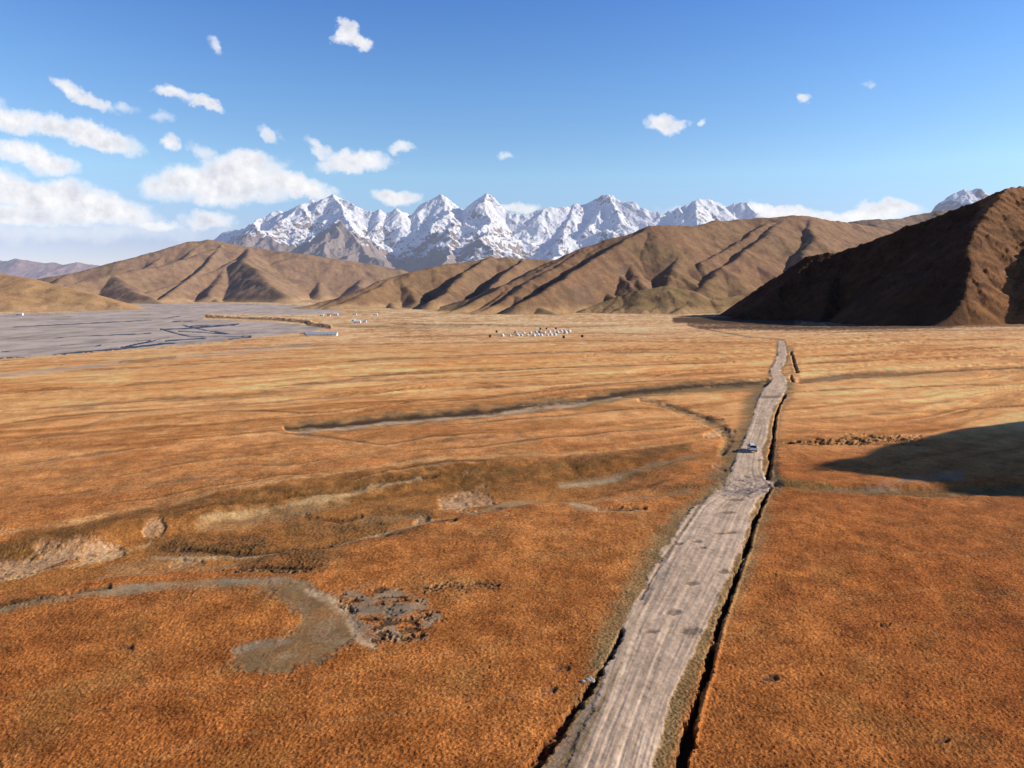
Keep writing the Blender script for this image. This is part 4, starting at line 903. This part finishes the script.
cmb = t.add('ShaderNodeCombineXYZ'); t.l.new(u, cmb.inputs[0]); t.l.new(v, cmb.inputs[1]); uv = cmb.outputs[0]
# ragged edges
nz = t.add('ShaderNodeTexNoise'); t.l.new(uv, nz.inputs['Vector']); nz.inputs['Scale'].default_value = 26.; nz.inputs['Detail'].default_value = 7.; nz.inputs['Roughness'].default_value = .62
vs = t.add('ShaderNodeVectorMath', operation='SUBTRACT'); t.l.new(nz.outputs['Color'], vs.inputs[0]); vs.inputs[1].default_value = (.5, .5, .5)
vm = t.add('ShaderNodeVectorMath', operation='MULTIPLY_ADD'); t.l.new(vs.outputs[0], vm.inputs[0]); vm.inputs[1].default_value = (.060, .036, 0); t.l.new(uv, vm.inputs[2])
wuv = vm.outputs[0]
CL = [(345, 33, 14, 12, 20, 1.), (358, 43, 17, 8, -20, 1.), (213, 46, 12, 6, -40, .45), (85, 97, 36, 8, -30, .8), (65, 86, 16, 7, -20, .7), (172, 93, 26, 7, -10, .8), (203, 104, 24, 7, -25, .9), (14, 121, 40, 13, -5, .9), (-30, 110, 40, 16, 0, .9), (95, 137, 54, 13, -18, 1.),
      (60, 128, 28, 10, -10, 1), (170, 141, 13, 8, -30, .8), (42, 158, 40, 14, -22, 1.), (20, 150, 25, 11, 0, .9), (40, 195, 90, 19, -5, 1.05), (-20, 185, 60, 22, 0, 1.), (100, 208, 70, 17, -12, 1.), (155, 226, 32, 8, 0, .7), (225, 184, 84, 22, 0, 1.05), (240, 168, 50, 18, 5, 1.05), (295, 184, 46, 13, -18, 1.),
      (180, 182, 45, 17, 10, .9), (207, 221, 30, 12, 0, .75), (322, 152, 20, 8, -40, .6), (358, 160, 36, 10, 0, .85), (345, 165, 30, 8, 5, .8), (396, 196, 27, 9, -12, .9), (402, 149, 14, 5, 0, .6), (270, 132, 12, 7, -30, .6), (202, 151, 18, 8, -20, .45), (667, 124, 18, 10, -10, .95), (806, 100, 9, 6, 0, .8), (698, 124, 6, 4, 0, .5),
      (780, 213, 44, 9, 0, .9), (850, 217, 90, 9, 0, .8), (892, 209, 40, 9, 0, .95), (765, 208, 20, 7, 0, .9), (505, 157, 10, 4, 0, .4), (60, 232, 190, 12, 0, .3), (125, 110, 14, 6, 0, .4), (515, 207, 28, 7, 0, .8), (160, 118, 14, 6, 0, .3), (10, 215, 120, 14, 0, .8), (870, 82, 7, 4, 0, .3), (700, 210, 40, 7, 0, .5)]
prev = None
for (cx, cy, rx, ry, rot, st) in CL:
    x_, y_, z_ = at_depth(cx, cy, 1.0); z_ = z_-CAMZ
    mp = t.add('ShaderNodeMapping', vector_type='TEXTURE'); t.l.new(wuv, mp.inputs[0])
    mp.inputs['Location'].default_value = (x_, z_, 0); mp.inputs['Rotation'].default_value = (0, 0, R(rot)); mp.inputs['Scale'].default_value = (rx/F, ry/F, 1)
    dt = t.add('ShaderNodeVectorMath', operation='DOT_PRODUCT'); t.l.new(mp.outputs[0], dt.inputs[0]); t.l.new(mp.outputs[0], dt.inputs[1])
    val = t.math('MULTIPLY_ADD', dt.outputs['Value'], -st, st)
    prev = val if prev is None else t.math('MAXIMUM', prev, val)
n2 = t.noise(uv, 42., 6, .55)
dens = t.math('ADD', prev, t.math('MULTIPLY', t.math('SUBTRACT', n2, .5), .42))
alpha = t.maprange(dens, -.12, .85, 0., 1.)
ok = t.maprange(sy, .05, .2); alpha = t.math('MULTIPLY', alpha, ok)
# lit tops, shaded lavender bases: billow noise sampled towards and away from the sun
off = t.add('ShaderNodeVectorMath', operation='ADD'); t.l.new(uv, off.inputs[0]); off.inputs[1].default_value = (.012, .014, 0)
nA = t.noise(uv, 22., 6, .6); nB = t.noise(off.outputs[0], 22., 6, .6)
rel = t.math('MULTIPLY_ADD', t.math('SUBTRACT', nA, nB), 2.6, .62, clamp=True)
core = t.maprange(prev, .2, .95, 0., 1.)
shade = t.math('MULTIPLY_ADD', t.math('MULTIPLY', t.math('SUBTRACT', 1., rel), core), -.95, 1., clamp=True)
ccol = t.mix(shade, (3.9, 4.1, 4.8, 1), (6.6, 6.6, 6.75, 1))
# sky tint by elevation
el = t.math('ARCSINE', sz)
ramp = t.add('ShaderNodeValToRGB'); t.l.new(t.maprange(el, 0., R(60), 0., 1., False), ramp.inputs[0])
cr = ramp.color_ramp
while len(cr.elements) < 7: cr.elements.new(.5)
for e_, (p_, c_) in zip(cr.elements, [(0., (.42, .36, .42)), (3/60, (.44, .36, .40)), (8.2/60, (.615, .625, .57)), (14.6/60, (.485, .605, .67)), (22/60, (.34, .51, .73)), (30/60, (.15, .22, .36)), (1., (.07, .11, .20))]): e_.position = p_; e_.color = (*c_, 1)
SKYRAMP = ramp
skyc = t.mix(1., t.mix(1., sky.outputs[0], ramp.outputs[0], 'MULTIPLY'), (2., 2., 2., 1), 'MULTIPLY')
fin = t.mix(alpha, skyc, ccol); t.l.new(fin, bg.inputs[0])

sc.view_settings.view_transform = 'Standard'; sc.view_settings.look = 'None'; sc.view_settings.exposure = 0; sc.view_settings.gamma = 1
sc.render.engine = 'CYCLES'; sc.render.resolution_x = 1024; sc.render.resolution_y = 768
print('done')
